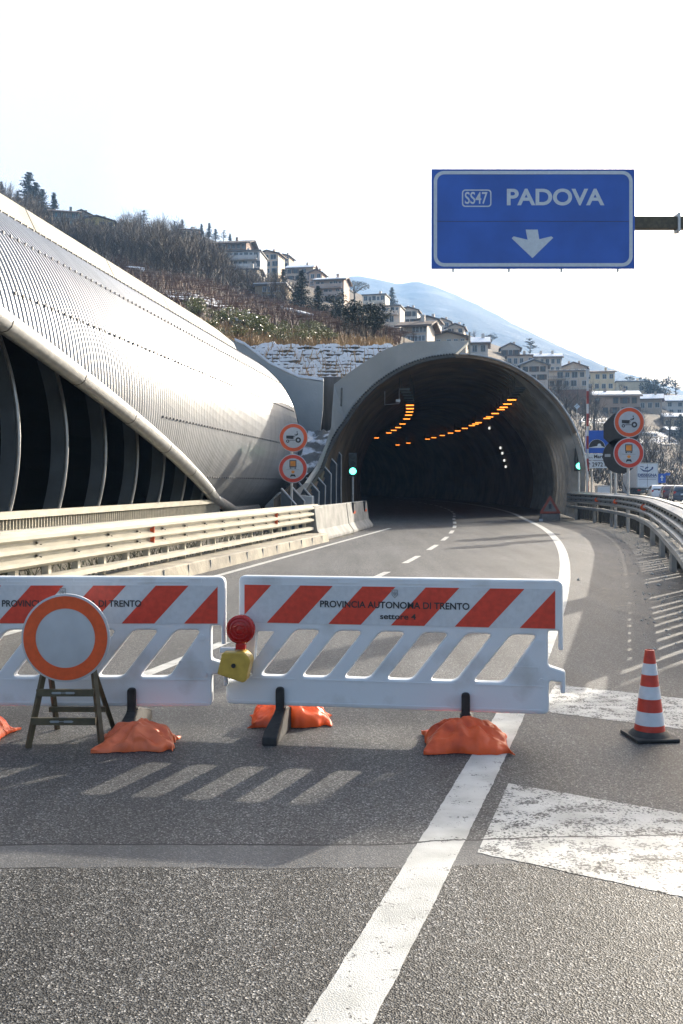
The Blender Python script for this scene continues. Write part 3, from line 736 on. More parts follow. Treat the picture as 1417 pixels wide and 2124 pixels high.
# sandbags
def sandbag(label, loc, rz, L, W, H, seed, mat='bag', peak=.0, ear=1.0, flat=.5):
    t = tag(bpy.data.objects.new('sandbag', None), None); bpy.data.objects.remove(t)
    rnd = random.Random(seed); N = 54; top = []; bot = []
    off = Vector((seed*3.1, seed*1.7, 0))
    for i in range(N+1):
        rt = []; rb_ = []
        for j in range(N+1):
            a = -1+2*i/N; b = -1+2*j/N
            pin = 1-.20*(1-abs(b)**2)*abs(a)**3*ear-.0      # sides draw in, corners stay out
            x = a*L/2*(1-.12*(1-abs(a))*0-.10*(1-b*b)*abs(a)**4); y = b*W/2*(1-.30*(a*a)*(1-abs(b))-.12*(1-a*a)*b*b)
            th = ((1-abs(a)**3)*(1-abs(b)**3))**.6; ra_ = math.hypot(a-peak, b); an = math.atan2(b, a-peak)
            z = H*th*(flat+(1-flat)*math.exp(-((a-peak)**2*2.6+b*b*1.8)))
            z += .017*math.sin(an*8+seed+3*mnoise.noise(Vector((a*1.5, b*1.5, seed))))*min(1, ra_*1.4)*th
            y *= 1-(.38*sstep((a-.62)/.25)-.25*sstep((a-.88)/.12))*ear
            nn = mnoise.noise(Vector((x*11, y*11, 0))+off); n2 = mnoise.ridged_multi_fractal(Vector((x*8, y*14, .3))+off, .9, 2.2, 3, 1, 2)
            z += (nn*.022+(n2-1.2)*.012)*min(1, th*1.6)
            ed = max(abs(a), abs(b))
            z += .016+.02*math.sin(a*7+seed)*max(0, ed-.8)*3
            x += .022*mnoise.noise(Vector((a*2.2, b*2.2, seed)))+.008*mnoise.noise(Vector((a*7, b*7, seed))); y += .030*mnoise.noise(Vector((b*2, a*2, seed+9)))+.010*mnoise.noise(Vector((b*7, a*7, seed+5)))
            rt.append((x, y, max(z, .010))); rb_.append((x, y, .004))
        top.append(rt); bot.append(rb_)
    m = MB(); m.grid(top, True); m.grid(bot)
    n = N+1; k0 = 0; k1 = n*n
    idx = [i*n for i in range(n)]+[(n-1)*n+j for j in range(1, n)]+[i*n+n-1 for i in range(n-2, -1, -1)]+[j for j in range(n-2, 0, -1)]
    for a, b in zip(idx, idx[1:]+idx[:1]): m.f.append((a, b, b+k1, a+k1))
    o = m.build('sandbag', M[mat], None, smooth=True, ang=60)
    o.location = loc; o.rotation_euler = (0, 0, rz)
    tag(o, label, 'sandbag', 'orange sandbags weighing down the barrier feet'); return o
def gx(u, v): a = G(u, v); return (a[0], a[1], 0)
sandbag('orange sandbag draped high over the barrier foot on the white edge line', (.745, 5.76, 0), R(-4), .52, .46, .148, 3, peak=-.1, flat=.6, ear=.6)
sandbag('bright orange sandbag lying behind the bare black foot under the barrier with the lamp', (-.335, 6.32, 0), R(3), .54, .34, .17, 5, flat=.62)
sandbag('faded flat orange sandbag beside the leg of the blank round sign', (-1.215, 5.76, 0), R(2), .47, .36, .135, 9, 'bag_faded', peak=.1, flat=.45)
sandbag('orange sandbag half cut off at the edge beyond the sign trestle', (-2.30, 6.0, 0), R(-6), .50, .34, .14, 12, 'bag', flat=.5)

# blank no-vehicles sign on its trestle
c = P(137, 1323, 5.72)
t = thing('no_vehicles_sign', 'round white road closed sign with orange red ring on a folding trestle', 'road sign', (c.x, c.y, 0))
zc = c.z; r_ = .262
MB().lathe([(r_-.012, -.012), (r_, -.008), (r_, .008), (r_-.012, .012)], (0, 0, zc), 56, 'y').build('disc', M['white'], t, smooth=True, ang=30)
link('red_ring', plate([circle(.249, 56), circle(.176, 56)], .002, 0, (0, -.0135, zc)), M['orange_red'], t)
def leg(a, b, w): MB().tube([a, b], w, 4).build('leg', M['olive'], t)
leg((-.135, .03, zc-.18), (-.218, -.02, 0), .02); leg((.155, .03, zc-.18), (.218, -.02, 0), .02)
leg((-.115, .05, zc-.15), (-.175, .42, 0), .018); leg((.135, .05, zc-.15), (.185, .42, 0), .018)
for z, x, y in ((.325, .17, -.012), (.165, .19, -.05)):
    MB().box((0, y, z), (2*x, .02, .042)).build('crossbar', M['olive'], t)
    st = MB().box((-.01, y-.0105, z), (.14, .001, .004))
    for q in (-.05, .03): st.box((q, y-.0115, z), (.05, .002, .012))
    st.build('sticker', M['greyink'], t)
MB().box((0, .25, .165), (.35, .02, .03)).build('crossbar', M['olive'], t)
MB().box((0, .012, zc-.1), (.3, .012, .05)).build('back_clamp', M['olive'], t)

# warning lamp hung on the barrier end
c = P(500, 1305, 5.99)
t = thing('warning_lamp', 'red round warning lamp on a yellow battery box hung at the barrier gap', 'warning lamp', (c.x, c.y, .36), R(-6))
MB().lathe([(.0, -.052), (.05, -.048), (.082, -.03), (.09, -.012), (.09, .02), (.082, .03), (.05, .04), (0, .044)], (0, 0, c.z-.36), 32, 'y').build('lens', M['lens_red'], t, smooth=True, ang=60)
gr = MB()
for r0 in (.03, .055, .075):
    gr.tube([(r0*math.cos(a), -.049+r0*r0*2.4, c.z-.36+r0*math.sin(a)) for a in frange(0, 2*math.pi, 20)], .003, 5, False)
gr.build('lens_rings', M['lens_red'], t)
MB().box((0, .0, c.z-.36-.105), (.06, .05, .04)).build('neck', M['lens_red'], t, bevel=.006)
bp_ = [(-.135, .03), (-.105, .155), (-.095, .165), (.03, .168), (.062, .14), (.075, .115), (.045, -.01), (.025, -.02)]
MB().prism(bp_, -.075, .045).build('battery_box', M['yellow'], t, bevel=.008)
MB().lathe([(.014, 0), (.014, .006)], (-.03, -.078, .085), 14, 'y').build('lock', M['rubber'], t)
MB().box((-.085, .02, .165), (.10, .05, .03)).build('clamp', M['plastic'], t, bevel=.004)

# traffic cone
t = thing('traffic_cone', 'red and white striped traffic cone on a black square base', 'traffic cone', (1.895, 5.93, 0), R(6))
b = MB(); b.prism(rounded([(-.135, 0), (.135, 0), (.135, .022), (-.135, .022)], .004), -.135, .135); b.build('base', M['rubber'], t, bevel=.008)
MB().lathe([(.125, .022), (.112, .040), (.098, .052), (.0, .052)], (0, 0, 0), 32).build('base_collar', M['rubber'], t, smooth=True)
zb = [.052, .088, .168, .246, .322, .392, .460, .540]
rc = lambda z: lerp(.092, .028, (z-.052)/.488)
for i in range(7):
    nm = 'red_band' if i % 2 == 0 else 'white_band'
    e = .0015 if i % 2 else 0
    MB().lathe([(rc(zb[i])+e, zb[i]), (rc(zb[i+1])+e, zb[i+1])]+([(.02, .541), (.02, .53)] if i == 6 else []), (0, 0, 0), 40).build(nm, M['cone_red'] if i % 2 == 0 else M['cone_white'], t, smooth=True, ang=40)

# ------------------------------------------------------------------ overhead sign on its double arm gantry
SY = 20.0
def gantry():
    t = thing('overhead_sign', 'large blue overhead direction sign with a white down arrow on a long arm', 'road sign', (9.6, SY, 0))
    a = P(895, 557, SY); b = P(1316, 351, SY)
    px = lambda u: (u-CU)*SY/FPX-9.6
    pz = lambda v: EYE-(v-HV)*SY/FPX
    x0, x1, z0, z1 = px(895), px(1316), pz(557.5), pz(351.5)
    o = MB().box(((x0+x1)/2, 0, (z0+z1)/2), (x1-x0, .05, z1-z0)).build('sign_panel', M['blue'], t)
    link('border', plate([rrect(x0+.045, x1-.045, z0+.04, z1-.04, .21), rrect(x0+.115, x1-.115, z0+.11, z1-.11, .15)], .004, 0, (0, -.029, 0)), M['signwhite'], t)
    ms = [text_mesh('PADOVA', px(1253)-px(1051), ((px(1253)+px(1051))/2, -.029, pz(409.5)), .028, height=pz(392)-pz(427)),
          ]
    link('lettering', join_meshes(ms), M['signwhite'], t)
    link('route_lettering', text_mesh('SS47', px(1011)-px(964), ((px(1011)+px(964))/2, -.029, pz(411.5)), .012, height=pz(399)-pz(424)), M['signwhite'], t)
    link('route_frame', plate([rrect(px(958), px(1019), pz(430), pz(394), .07), rrect(px(960.5), px(1016.5), pz(427.5), pz(396.5), .05)], .004, 0, (0, -.029, 0)), M['signwhite'], t)
    ar = [(1090, 477), (1115, 477), (1118, 497), (1143, 491), (1147, 494), (1104, 536), (1061, 495), (1065, 491), (1094, 498)]
    link('arrow', plate([[(px(u), pz(v)) for u, v in ar]], .004, 0, (0, -.029, 0)), M['signwhite'], t)
    MB().box(((x0+x1)/2, -.0262, pz(460)), (x1-x0-.2, .003, .008)).build('panel_seam', M['dark_steel'], t)
    bt = MB()
    for u in (940, 1056, 1165, 1282): bt.box((px(u), .02, z0-.03), (.035, .05, .07)); bt.box((px(u), .05, (z0+z1)/2), (.07, .05, z1-z0-.02))
    bt.build('back_bracket', M['steel'], t)
    # twin panel on the other arm, outside the picture
    MB().box((-(x0+x1)/2-.45, 0, (z0+z1)/2), (x1-x0, .05, z1-z0)).build('sign_panel', M['blue'], t)
    zc = pz(460)
    MB().box((0, .12, zc), (-2*x1+.7, .16, .26)).build('arm', M['olive'], t, bevel=.015)
    for s in (1, -1):
        MB().box((s*(px(1409)), .12, zc), (.05, .26, .38)).build('flange', M['steel'], t)
        MB().tube([(s*px(1412)+.03*math.cos(q), .12+.03, zc-.18-.1+.1*math.sin(q)) for q in frange(0, 6.28, 12)], .012, 5).build('lifting_ring', M['steel'], t)
    MB().tube([(0, .2, 0), (0, .2, zc+.7)], [.36, .27], 14).build('pole', M['steel'], t, smooth=True)
    MB().box((0, .2, .06), (1.1, 1.1, .12)).build('base_plate', M['concrete'], t)
    return t
gantry()

# ------------------------------------------------------------------ round prohibition signs
def tractor(s, at):
    x, y, z = at; ms = []
    Q = lambda pts: [(a*s, b*s) for a, b in pts]
    ms.append(plate([circle(.13*s, 20, (.22*s, -.11*s)), circle(.055*s, 14, (.22*s, -.11*s))], .003, 0, at))
    ms.append(plate([circle(.075*s, 18, (-.26*s, -.16*s)), circle(.035*s, 12, (-.26*s, -.16*s))], .003, 0, at))
    ms.append(plate([Q([(-.33, .10), (-.33, -.04), (-.02, -.07), (.03, .09)])], .003, 0, at))
    ms.append(plate([Q([(-.18, -.10), (-.18, -.13), (.08, -.13), (.08, -.10)])], .003, 0, at))
    ms.append(plate([Q([(.03, .0), (.08, .07), (.20, .12), (.22, .21), (.17, .20), (.15, .16), (.04, .13), (.03, .10), (.14, .125), (.04, .06), (.0, -.06), (.03, -.07)])], .003, 0, at))
    ms.append(plate([circle(.03*s, 12, (.17*s, .26*s))], .003, 0, at))
    return join_meshes(ms)
def goods(s, at):
    Q = lambda x0, x1, y0, y1: [(x0*s, y0*s), (x1*s, y0*s), (x1*s, y1*s), (x0*s, y1*s)]
    blk = [plate([Q(-.15, .15, .06, .36), Q(-.115, .115, .10, .325)], .003, 0, at),
           plate([Q(-.14, -.06, .0, .045)], .003, 0, at), plate([Q(-.03, .03, .015, .04)], .003, 0, at), plate([Q(.06, .14, .0, .045)], .003, 0, at),
           plate([Q(-.28, .28, -.052, -.044)], .003, 0, at),
           plate([[(-.12*s, -.36*s), (-.07*s, -.36*s), (-.06*s, -.33*s), (.06*s, -.33*s), (.07*s, -.36*s), (.12*s, -.36*s), (.10*s, -.28*s), (.07*s, -.25*s), (-.07*s, -.25*s), (-.10*s, -.28*s)]], .003, 0, at)]
    org = [plate([Q(-.112, .112, .103, .322)], .003, 0, at),
           plate([[(x*s, y*s) for x, y in ((-.09, -.13), (-.05, -.12), (-.045, -.07), (-.015, -.11), (0, -.06), (.02, -.11), (.05, -.07), (.05, -.12), (.09, -.13), (.06, -.17), (.03, -.21), (-.03, -.21), (-.06, -.17))]], .003, 0, at)]
    return join_meshes(blk), join_meshes(org)
M['orange'] = pm('sign_orange', (.75, .27, .03), .35)
def disc_pair(name, label, u, v1, v2, Y, rpx, pole_u, pole_z, group=None):
    c1, c2 = P(u, v1, Y), P(u-1, v2, Y); pu = P(pole_u, 1000, Y)
    t = thing(name, label, 'road sign', (pu.x, Y, pole_z), 0)
    r = rpx*Y/FPX
    for c, kind, mat in ((c1, 0, 'orange_red'), (c2, 1, 'red')):
        x = c.x-pu.x; z = c.z-pole_z
        d = MB().lathe([(r-.03, -.015), (r, -.008), (r, .01), (r-.03, .018)], (x, -.06, z), 48, 'y').build('no_tractors_disc' if kind == 0 else 'no_dangerous_goods_disc', M['white'], t, smooth=True, ang=30)
        link('red_ring', plate([circle(r*.95, 48), circle(r*.715, 48)], .003, 0, (x, -.0785, z)), M[mat], d)
        if kind == 0: link('tractor_symbol', tractor(r*1.5, (x, -.0785, z)), M['ink'], d)
        else:
            bl, og = goods(r*1.6, (x, -.0785, z)); link('vehicle_symbol', bl, M['ink'], d); link('orange_symbol', og, M['orange'], d)
    MB().tube([(0, 0, -.0), (0, 0, c1.z-pole_z+.2)], .045, 10).build('pole', M['steel'], t, smooth=True)
    for z in (c1.z, c2.z): MB().box((0, -.02, z-pole_z), (.3, .09, .05)).build('clamp', M['dark_steel'], t)
    return t
disc_pair('prohibition_signs', 'two round red ringed signs on one pole in front of the metal gallery', 609, 908, 972, 32.8, 30, 605, 0)
disc_pair('prohibition_signs', 'two round red ringed signs on one pole near the blue tunnel board', 1304, 876, 940, 31.0, 31.5, 1303, 0)
# backs of an octagonal and a round sign on a second pole
Y = 34.0; c1, c2, pu = P(1287, 894, Y), P(1286, 946, Y), P(1277, 1000, Y)
t = thing('sign_backs', 'dark backs of an octagonal and a round sign on a pole facing away', 'road sign', (pu.x, Y, 0))
MB().lathe([(.66, -.012), (.66, .012)], (0, 0, 0), 8, 'y').build('octagonal_back', M['clear_black'], t)
o = t.children[-1]; o.location = (c1.x-pu.x, -.05, c1.z); o.rotation_euler = (0, R(22.5), 0)
MB().lathe([(.62, -.012), (.62, .012)], (c2.x-pu.x, -.05, c2.z), 40, 'y').build('round_back', M['clear_black'], t)
MB().tube([(0, 0, 0), (0, 0, c1.z+.3)], .05, 10).build('pole', M['steel'], t, smooth=True)
MB().box((-.3, -.065, c2.z+.02), (.2, .004, .1)).build('maker_sticker', M['greyink'], t)

# blue tunnel information board
Y = 47.0
a = P(1215, 893, Y); w = 66*Y/FPX; s = Y/FPX
t = thing('tunnel_board', 'blue tunnel sign with arch symbol above white name and length plates', 'road sign', (a.x+w/2, Y, 0))
hz = lambda v: EYE-(v-HV)*s
MB().box((0, 0, (hz(893)+hz(940))/2), (w, .04, hz(893)-hz(940))).build('blue_panel', M['blue'], t)
MB().box((0, 0, (hz(941)+hz(955))/2), (w, .04, hz(941)-hz(955)-.01)).build('name_plate', M['signwhite'], t)
MB().box((0, 0, (hz(956)+hz(971))/2), (w, .04, hz(956)-hz(971))).build('length_plate', M['signwhite'], t)
zb_ = hz(929); rr_ = 16.5*s; xo = (1238-1215)*s-w/2
link('arch_outline', plate([circle(rr_+.03, 24, (0, 0), 0, math.pi, True)], .004, 0, (xo, -.023, zb_)), M['signwhite'], t)
link('arch', plate([circle(rr_, 24, (0, 0), 0, math.pi, True)], .004, 0, (xo, -.027, zb_+.02)), M['ink'], t)
ms = [plate([[(-rr_, 0), (rr_, 0), (rr_*.55, rr_*.22), (.1, rr_*.25)]], .004, 0, (xo, -.031, zb_+.015)), plate([circle(4*s, 16)], .004, 0, (xo+5*s, -.0315, zb_+.12))]
link('road_symbol', join_meshes(ms), M['signwhite'], t)
ms = [text_mesh('galleria', 12*s, (-w/2+8*s, -.023, hz(949.5)), .01), text_mesh('Martignano', 46*s, (-w/2+40*s, -.023, hz(948)), .03)]
link('name_lettering', join_meshes(ms), M['ink'], t)
ms = [text_mesh('2972 m', 34*s, (-w/2+30*s, -.023, hz(963.5)), .02, height=9*s), plate([[(-.03, -.15), (.03, -.15), (.03, .02), (.09, .0), (0, .14), (-.09, .0), (-.03, .02)]], .004, 0, (-w/2+6*s, -.023, hz(963.5)))]
link('length_lettering', join_meshes(ms), M['ink'], t)
for x in (-w*.3, w*.3): MB().tube([(x, .06, 0), (x, .06, hz(895))], .045, 8).build('pole', M['steel'], t)
# raised barrier boom
Y = 45.0; c = P(1219, 1020, Y)
t = thing('barrier_boom', 'raised red and white striped barrier boom beside the tunnel mouth', 'barrier boom', (c.x, Y, 0))
zt = EYE+(HV-778)*Y/FPX
MB().box((0, 0, (.9+zt)/2), (.085, .06, zt-.9)).build('boom_arm', M['white'], t)
sb = MB(); z = 1.1
while z < zt-.3: sb.box((0, 0, z+.3), (.091, .066, .6)); z += 1.05
M['maroon'] = pm('dull_red_band', (.26, .035, .035), .5); sb.build('red_bands', M['maroon'], t); MB().box((.0, .0, zt+.1), (.16, .08, .36)).build('tip', M['white'], t)
MB().box((0, .0, .55), (.4, .5, 1.1)).build('motor_cabinet', M['steel'], t, bevel=.02)
# signal lights at the mouth
M['green'] = pm('green_signal', (.2, .9, .6), .3, .02, 3, emit=(.08, 1, .62), es=2.6)
def signal(label, u, v, Y, zg, post):
    c = P(u, v, Y); t = thing('signal_light', label, 'signal light', (c.x, c.y, zg))
    z = c.z-zg
    MB().box((0, .1, z+.28), (.36, .2, 1.02)).build('housing', M['clear_black'], t, bevel=.02)
    MB().lathe([(.0, -.05), (.08, -.04), (.15, -.01), (.15, .01)], (0, -.012, z), 20, 'y').build('green_lens', M['green'], t)
    for k in (1, 2): MB().lathe([(.12, -.01), (.12, .01)], (0, -.012, z+.31*k), 20, 'y').build('dark_lens', M['glass'], t)
    for k in range(3):
        MB().tube([(.15*math.cos(q), -.09, z+.31*k+.15*math.sin(q)) for q in frange(.2, 2.94, 10)], .012, 4).build('hood', M['clear_black'], t)
    MB().tube([(0, .1, 0), (0, .1, z-.22)], .045, 8).build('post', M['steel'], t)
    return t
signal('green signal light in front of the dark left wall of the tunnel', 732, 977, 42.0, .0, True)
signal('green signal light on a post at the right edge of the tunnel mouth', 1202, 966, 43.2, .0, True)
# triangular warning sign standing on the road inside the mouth
Y = 40.5; c = P(1141, 1065, Y)
t = thing('triangular_sign', 'dull triangular warning sign on a low stand before the tunnel wall', 'road sign', (c.x, Y, 0))
tri = rounded([(-.46, .42), (.46, .42), (0, 1.2)], .06)
M['dull'] = pm('flare_dulled_face', (.16, .15, .14), .7, .2, 5); M['dullred'] = pm('flare_dulled_red', (.26, .06, .035), .7, .2, 5)  # greyed colours paint in the dulling of the sign by flare
o = link('face', plate([tri], .02, 0, (0, 0, -.1)), M['dull'], t)
link('red_border', plate([tri, rounded([(-.29, .51), (.29, .51), (0, 1.0)], .04)], .004, 0, (0, -.0125, -.1)), M['dullred'], t)
MB().box((0, -.015, .62), (.12, .004, .2)).build('symbol', M['ink'], t)
MB().box((0, .0, .17), (.86, .02, .26)).build('lower_plate', M['dull'], t)
st = MB()
for s_ in (-1, 1): st.tube([(s_*.35, .02, .35), (s_*.42, -.12, 0)], .02, 5); st.tube([(s_*.3, .02, .6), (s_*.38, .45, 0)], .02, 5)
st.build('stand', M['dark_steel'], t)
t2 = MB().box((-.42, -.16, .05), (.14, .1, .1)); t2.build('weight', M['white'], t)
# ------------------------------------------------------------------ hillside
HY = [50, 58, 70, 110, 200, 300, 420]
HT = [(-1400, [700, 640, 580, 500, 440, 400, 395]), (-300, [720, 660, 610, 520, 450, 402, 393]), (0, [760, 700, 640, 560, 475, 418, 402]),
      (200, [800, 715, 670, 590, 520, 472, 458]), (400, [830, 722, 672, 604, 556, 508, 484]), (500, [830, 722, 690, 643, 602, 552, 518]),
      (600, [830, 722, 698, 657, 627, 587, 556]), (700, [830, 722, 706, 677, 652, 617, 588]), (800, [830, 724, 712, 700, 688, 662, 636]),
      (900, [850, 770, 748, 736, 716, 692, 675]), (1000, [900, 850, 800, 768, 742, 717, 706]), (1100, [1068, 1062, 1000, 880, 805, 757, 740]),
      (1200, [1070, 1062, 1052, 1000, 880, 805, 777]), (1300, [1070, 1062, 1052, 1035, 930, 840, 800]), (1417, [1070, 1062, 1052, 1035, 962, 875, 822]),
      (1700, [1070, 1062, 1052, 1035, 1000, 925, 868]), (2600, [1070, 1062, 1052, 1035, 1022, 1005, 965])]
HU = [r_[0] for r_ in HT]
def vT(u, Y):
    vals = [interp(HU, [r_[1][k] for r_ in HT], u) for k in range(len(HY))]
    return interp(HY, vals, Y)
def HP(u, Y):
    if Y <= 420: return P(u, vT(u, Y), Y)
    p = P(u, vT(u, 420), 420); return Vector(((u-CU)*Y/FPX, Y, max(-3, p.z-(Y-420)*.25)))
def hillY(u, v):
    Y = 50.0
    while Y < 419:
        if vT(u, Y) <= v: return Y
        Y += 1.0
    return 418.0
def intube(p):
    if p.y > 125: return False
    d = AXV(p.y); lat = (p.x-AX(p.y))*d.y
    return math.hypot(lat, p.z-TZ) < TR+.7 or (abs(lat) < TR+.6 and p.z < TZ)
ycols = list(frange(50, 70, 14))+list(frange(72, 120, 24))+list(frange(124, 420, 70))+[440, 480, 560, 700]
us = [-1400+i*16 for i in range(250)]
vs_ = []; fs_ = []
for Y in ycols:
    for u in us:
        p = HP(u, Y); a = min(1, max(0, (Y-58)/60)); p.z += a*(.9*mnoise.noise(p*.05)+.35*mnoise.noise(p*.21)) if p.z > 1 else -.03
        vs_.append(p)
n = len(us)
bad = [intube(p) for p in vs_]
for i in range(len(ycols)-1):
    for k in range(n-1):
        q = (i*n+k, i*n+k+1, (i+1)*n+k+1, (i+1)*n+k)
        if not any(bad[j] for j in q): fs_.append(q)
# backfill behind the crest of the gallery
nb = len(vs_); rws = []
for Y in frange(5, 52, 16): rws.append([gpl(Y, -.3, 7.15), gpl(Y, -3, 7.6), gpl(Y, -8, 9.3), gpl(Y, -20, 14), gpl(Y, -45, 24)])
hm = MB(); hm.add(vs_, fs_); hm.grid(rws, True)
M['hill'] = pm('winter_hillside', (.115, .082, .052), .95, .2, .05, col2=(.065, .053, .038), lo=.35, hi=.65, bump=.25, bscale=1.2, detail=10)
tag(hm.build('hill', M['hill'], fix=False, smooth=True, ang=80), kind='structure')

# crib wall with rows of snow
cw = thing('crib_wall', 'terraced crib wall with rows of snow above the concrete wing walls', 'retaining wall', (P(650, 760, 55).x, 55, 6))
M['crib'] = pm('dark_crib_earth', (.10, .095, .08), .95, .35, 2, col2=(.045, .042, .036), bump=.06, bscale=6)
rnd = random.Random(4)
for k in range(13):
    v0 = 806-7.0*k; Y = 52+.5*k; z = EYE-(v0-HV)*Y/FPX; z1 = EYE-(v0-7-HV)*(Y+.5)/FPX
    xs = [P(u, 0, Y).x for u in (476, 815)]
    MB().box(((xs[0]+xs[1])/2, Y+.35, z+.0), (xs[1]-xs[0], .5, (z1-z)*.9)).build('crib_course', M['crib'], cw, True)
    sn = MB(); rt = []
    N = 150
    top = []; 
    for i in range(N+1):
        x = lerp(xs[0], xs[1], i/N); h = .09+.20*mnoise.noise(Vector((x*.8, k*3.1, 0)))+.16*mnoise.noise(Vector((x*3.7, k*5.3, 2)))+.1*mnoise.noise(Vector((x*9, k, 4)))
        dr = .03+max(0, .12*mnoise.noise(Vector((x*1.7, k*1.9, 5)))+.05)
        zz = z+(z1-z)*.45
        top.append([(x, Y+.05-dr*.5, zz-dr), (x, Y+.02, zz+max(.0, h)*.8), (x, Y+.3, zz+max(.0, h)), (x, Y+.6, zz-.02)])
    top = [[q if max(0, r_[2][2]-0) else q for q in r_] for r_ in top]
    sn.grid(top).build('snow_row', M['snow'], cw, True, smooth=True, fix=False)

# ------------------------------------------------------------------ plants
def leafmat(name, a, b, rough=.7): return pm(name, a, rough, .3, .8, col2=b, lo=.3, hi=.7)
M['needle'] = leafmat('dark_needles', (.035, .05, .035), (.018, .028, .022))
M['needle2'] = leafmat('brownish_needles', (.06, .06, .04), (.03, .035, .025))
M['laurel'] = leafmat('glossy_laurel', (.30, .29, .07), (.09, .11, .028), .3)
M['twig'] = leafmat('bare_twigs', (.105, .074, .048), (.05, .038, .028))
M['twig2'] = leafmat('grey_twigs', (.10, .08, .062), (.05, .04, .032))
M['straw'] = leafmat('dry_straw', (.42, .27, .11), (.22, .13, .06))
M['vine'] = leafmat('vine_canes', (.20, .105, .065), (.10, .055, .04))
def blade(mb, p, d, L, w, rnd):
    d = d.normalized(); s = d.cross(Vector((rnd.uniform(-1, 1), rnd.uniform(-1, 1), rnd.uniform(-1, 1)))).normalized()*w
    e = p+d*L; mb.add([p-s*.5, p+s*.5, e+s*.25, e-s*.25], [(0, 1, 2, 3)])
def leaf(mb, p, r, rnd):
    n = Vector((rnd.gauss(0, 1), rnd.gauss(0, 1), rnd.gauss(0, 1)+.6)).normalized(); a = n.orthogonal().normalized(); b = n.cross(a)
    q = rnd.uniform(0, 6.28); a, b = a*math.cos(q)+b*math.sin(q), b*math.cos(q)-a*math.sin(q)
    mb.add([p-a*r, p-b*r*.5, p+a*r, p+b*r*.5], [(0, 1, 2, 3)])
def conifer_mesh(seed, slim=.26, droop=.25, dens=1.0):      # unit height
    rnd = random.Random(seed); c = MB(); t = MB()
    t.tube([(0, 0, -.06), (.004, 0, .5), (0, 0, .99)], [.02, .012, .003], 6)
    z = .10
    while z < .985:
        R_ = slim*(1-z)**.8*rnd.uniform(.75, 1.15)+.012
        for k in range(int(9*dens)):
            if rnd.random() < .12: continue
            a = rnd.uniform(0, 6.28); Lb = R_*rnd.uniform(.55, 1.12); d = Vector((math.cos(a), math.sin(a), -droop*rnd.uniform(.2, 1.2)+.35*z))
            for j in range(1, 6):
                p = Vector((0, 0, z))+d*Lb*j/5
                for q in range(2): leaf(c, p+Vector((rnd.gauss(0, 1), rnd.gauss(0, 1), rnd.gauss(0, .5)))*.012, rnd.uniform(.014, .030)*(1.2-.5*z), rnd)
        z += rnd.uniform(.028, .05)
    return c, t
def cedar_mesh(seed):
    rnd = random.Random(seed); c = MB(); t = MB(); t.tube([(0, 0, -.06), (.01, 0, .5), (0, 0, .97)], [.03, .02, .004], 6)
    for k in range(22):
        z = rnd.uniform(.2, .97); a = rnd.uniform(0, 6.28); Lb = (.42*(1-z)**.55+.05)*rnd.uniform(.6, 1.1); d = Vector((math.cos(a), math.sin(a), .25))
        t.tube([(0, 0, z-.03), Vector((0, 0, z))+d*Lb*.8], [.009, .003], 4)
        for j in range(50):
            s = rnd.uniform(.15, 1); p = Vector((0, 0, z))+d*Lb*s+Vector((rnd.gauss(0, .045)*s, rnd.gauss(0, .045)*s, rnd.gauss(0, .009))); leaf(c, p, rnd.uniform(.012, .03), rnd)
    return c, t
def round_mesh(seed, flat=.75, base=.35, gaps=.35, n=1100, r=.024):
    rnd = random.Random(seed); c = MB(); t = MB(); t.tube([(0, 0, -.06), (.02, .01, base), (0, 0, .7)], [.03, .024, .008], 6)
    cl = []
    for k in range(16):
        a = rnd.uniform(0, 6.28); q = rnd.random()**.5*.36; cl.append((Vector((q*math.cos(a), q*math.sin(a), base+(1-base)*rnd.uniform(.25, .9)*(1-.6*q))), rnd.uniform(.09, .17)))
        t.tube([(0, 0, base*.8), cl[-1][0]], [.012, .003], 4)
    for k in range(n):
        cc, rr = rnd.choice(cl); d = Vector((rnd.gauss(0, 1), rnd.gauss(0, 1), rnd.gauss(0, 1))).normalized(); leaf(c, cc+Vector((d.x, d.y, d.z*flat))*rr*rnd.uniform(.5, 1.05), r*rnd.uniform(.6, 1.3), rnd)
    return c, t
def pine_mesh(seed):
    rnd = random.Random(seed); c = MB(); t = MB(); t.tube([(0, 0, -.05), (.02, 0, .4), (-.01, 0, .8)], [.035, .028, .012], 6)
    for k in range(10):
        a = rnd.uniform(0, 6.28); t.tube([(0, 0, .55), (.3*math.cos(a), .3*math.sin(a), .82)], [.014, .004], 4)
    for k in range(1300):
        a = rnd.uniform(0, 6.28); q = rnd.random()**.5*.46; z = .76+.24*math.sqrt(max(0, 1-(q/.48)**2))*rnd.uniform(.0, 1); leaf(c, Vector((q*math.cos(a), q*math.sin(a), z)), rnd.uniform(.012, .028), rnd)
    return c, t
def bare_tree(c, p, h, rnd, w=.07, n=46):
    tr = p+Vector((rnd.gauss(0, .04)*h, 0, h*.55)); blade(c, p-Vector((0, 0, .3)), tr-p, (tr-p).length+.3, w*2.4, rnd)
    for k in range(n):
        a = rnd.uniform(0, 6.28); z = rnd.uniform(.18, .62); el = rnd.uniform(.4, 1.5)
        d = Vector((math.cos(a)*math.cos(el), math.sin(a)*math.cos(el), math.sin(el)+.25)); q = p+(tr-p)*(z/.6)*.98; Lb = h*rnd.uniform(.16, .46)*(1.15-z*.5)
        blade(c, q, d, Lb, w*rnd.uniform(.6, 1.1), rnd)
        for j in range(3):
            e = q+d.normalized()*Lb*rnd.uniform(.4, 1); blade(c, e, d+Vector((rnd.gauss(0, .5), rnd.gauss(0, .5), rnd.gauss(.2, .4))), Lb*rnd.uniform(.25, .6), w*.55, rnd)
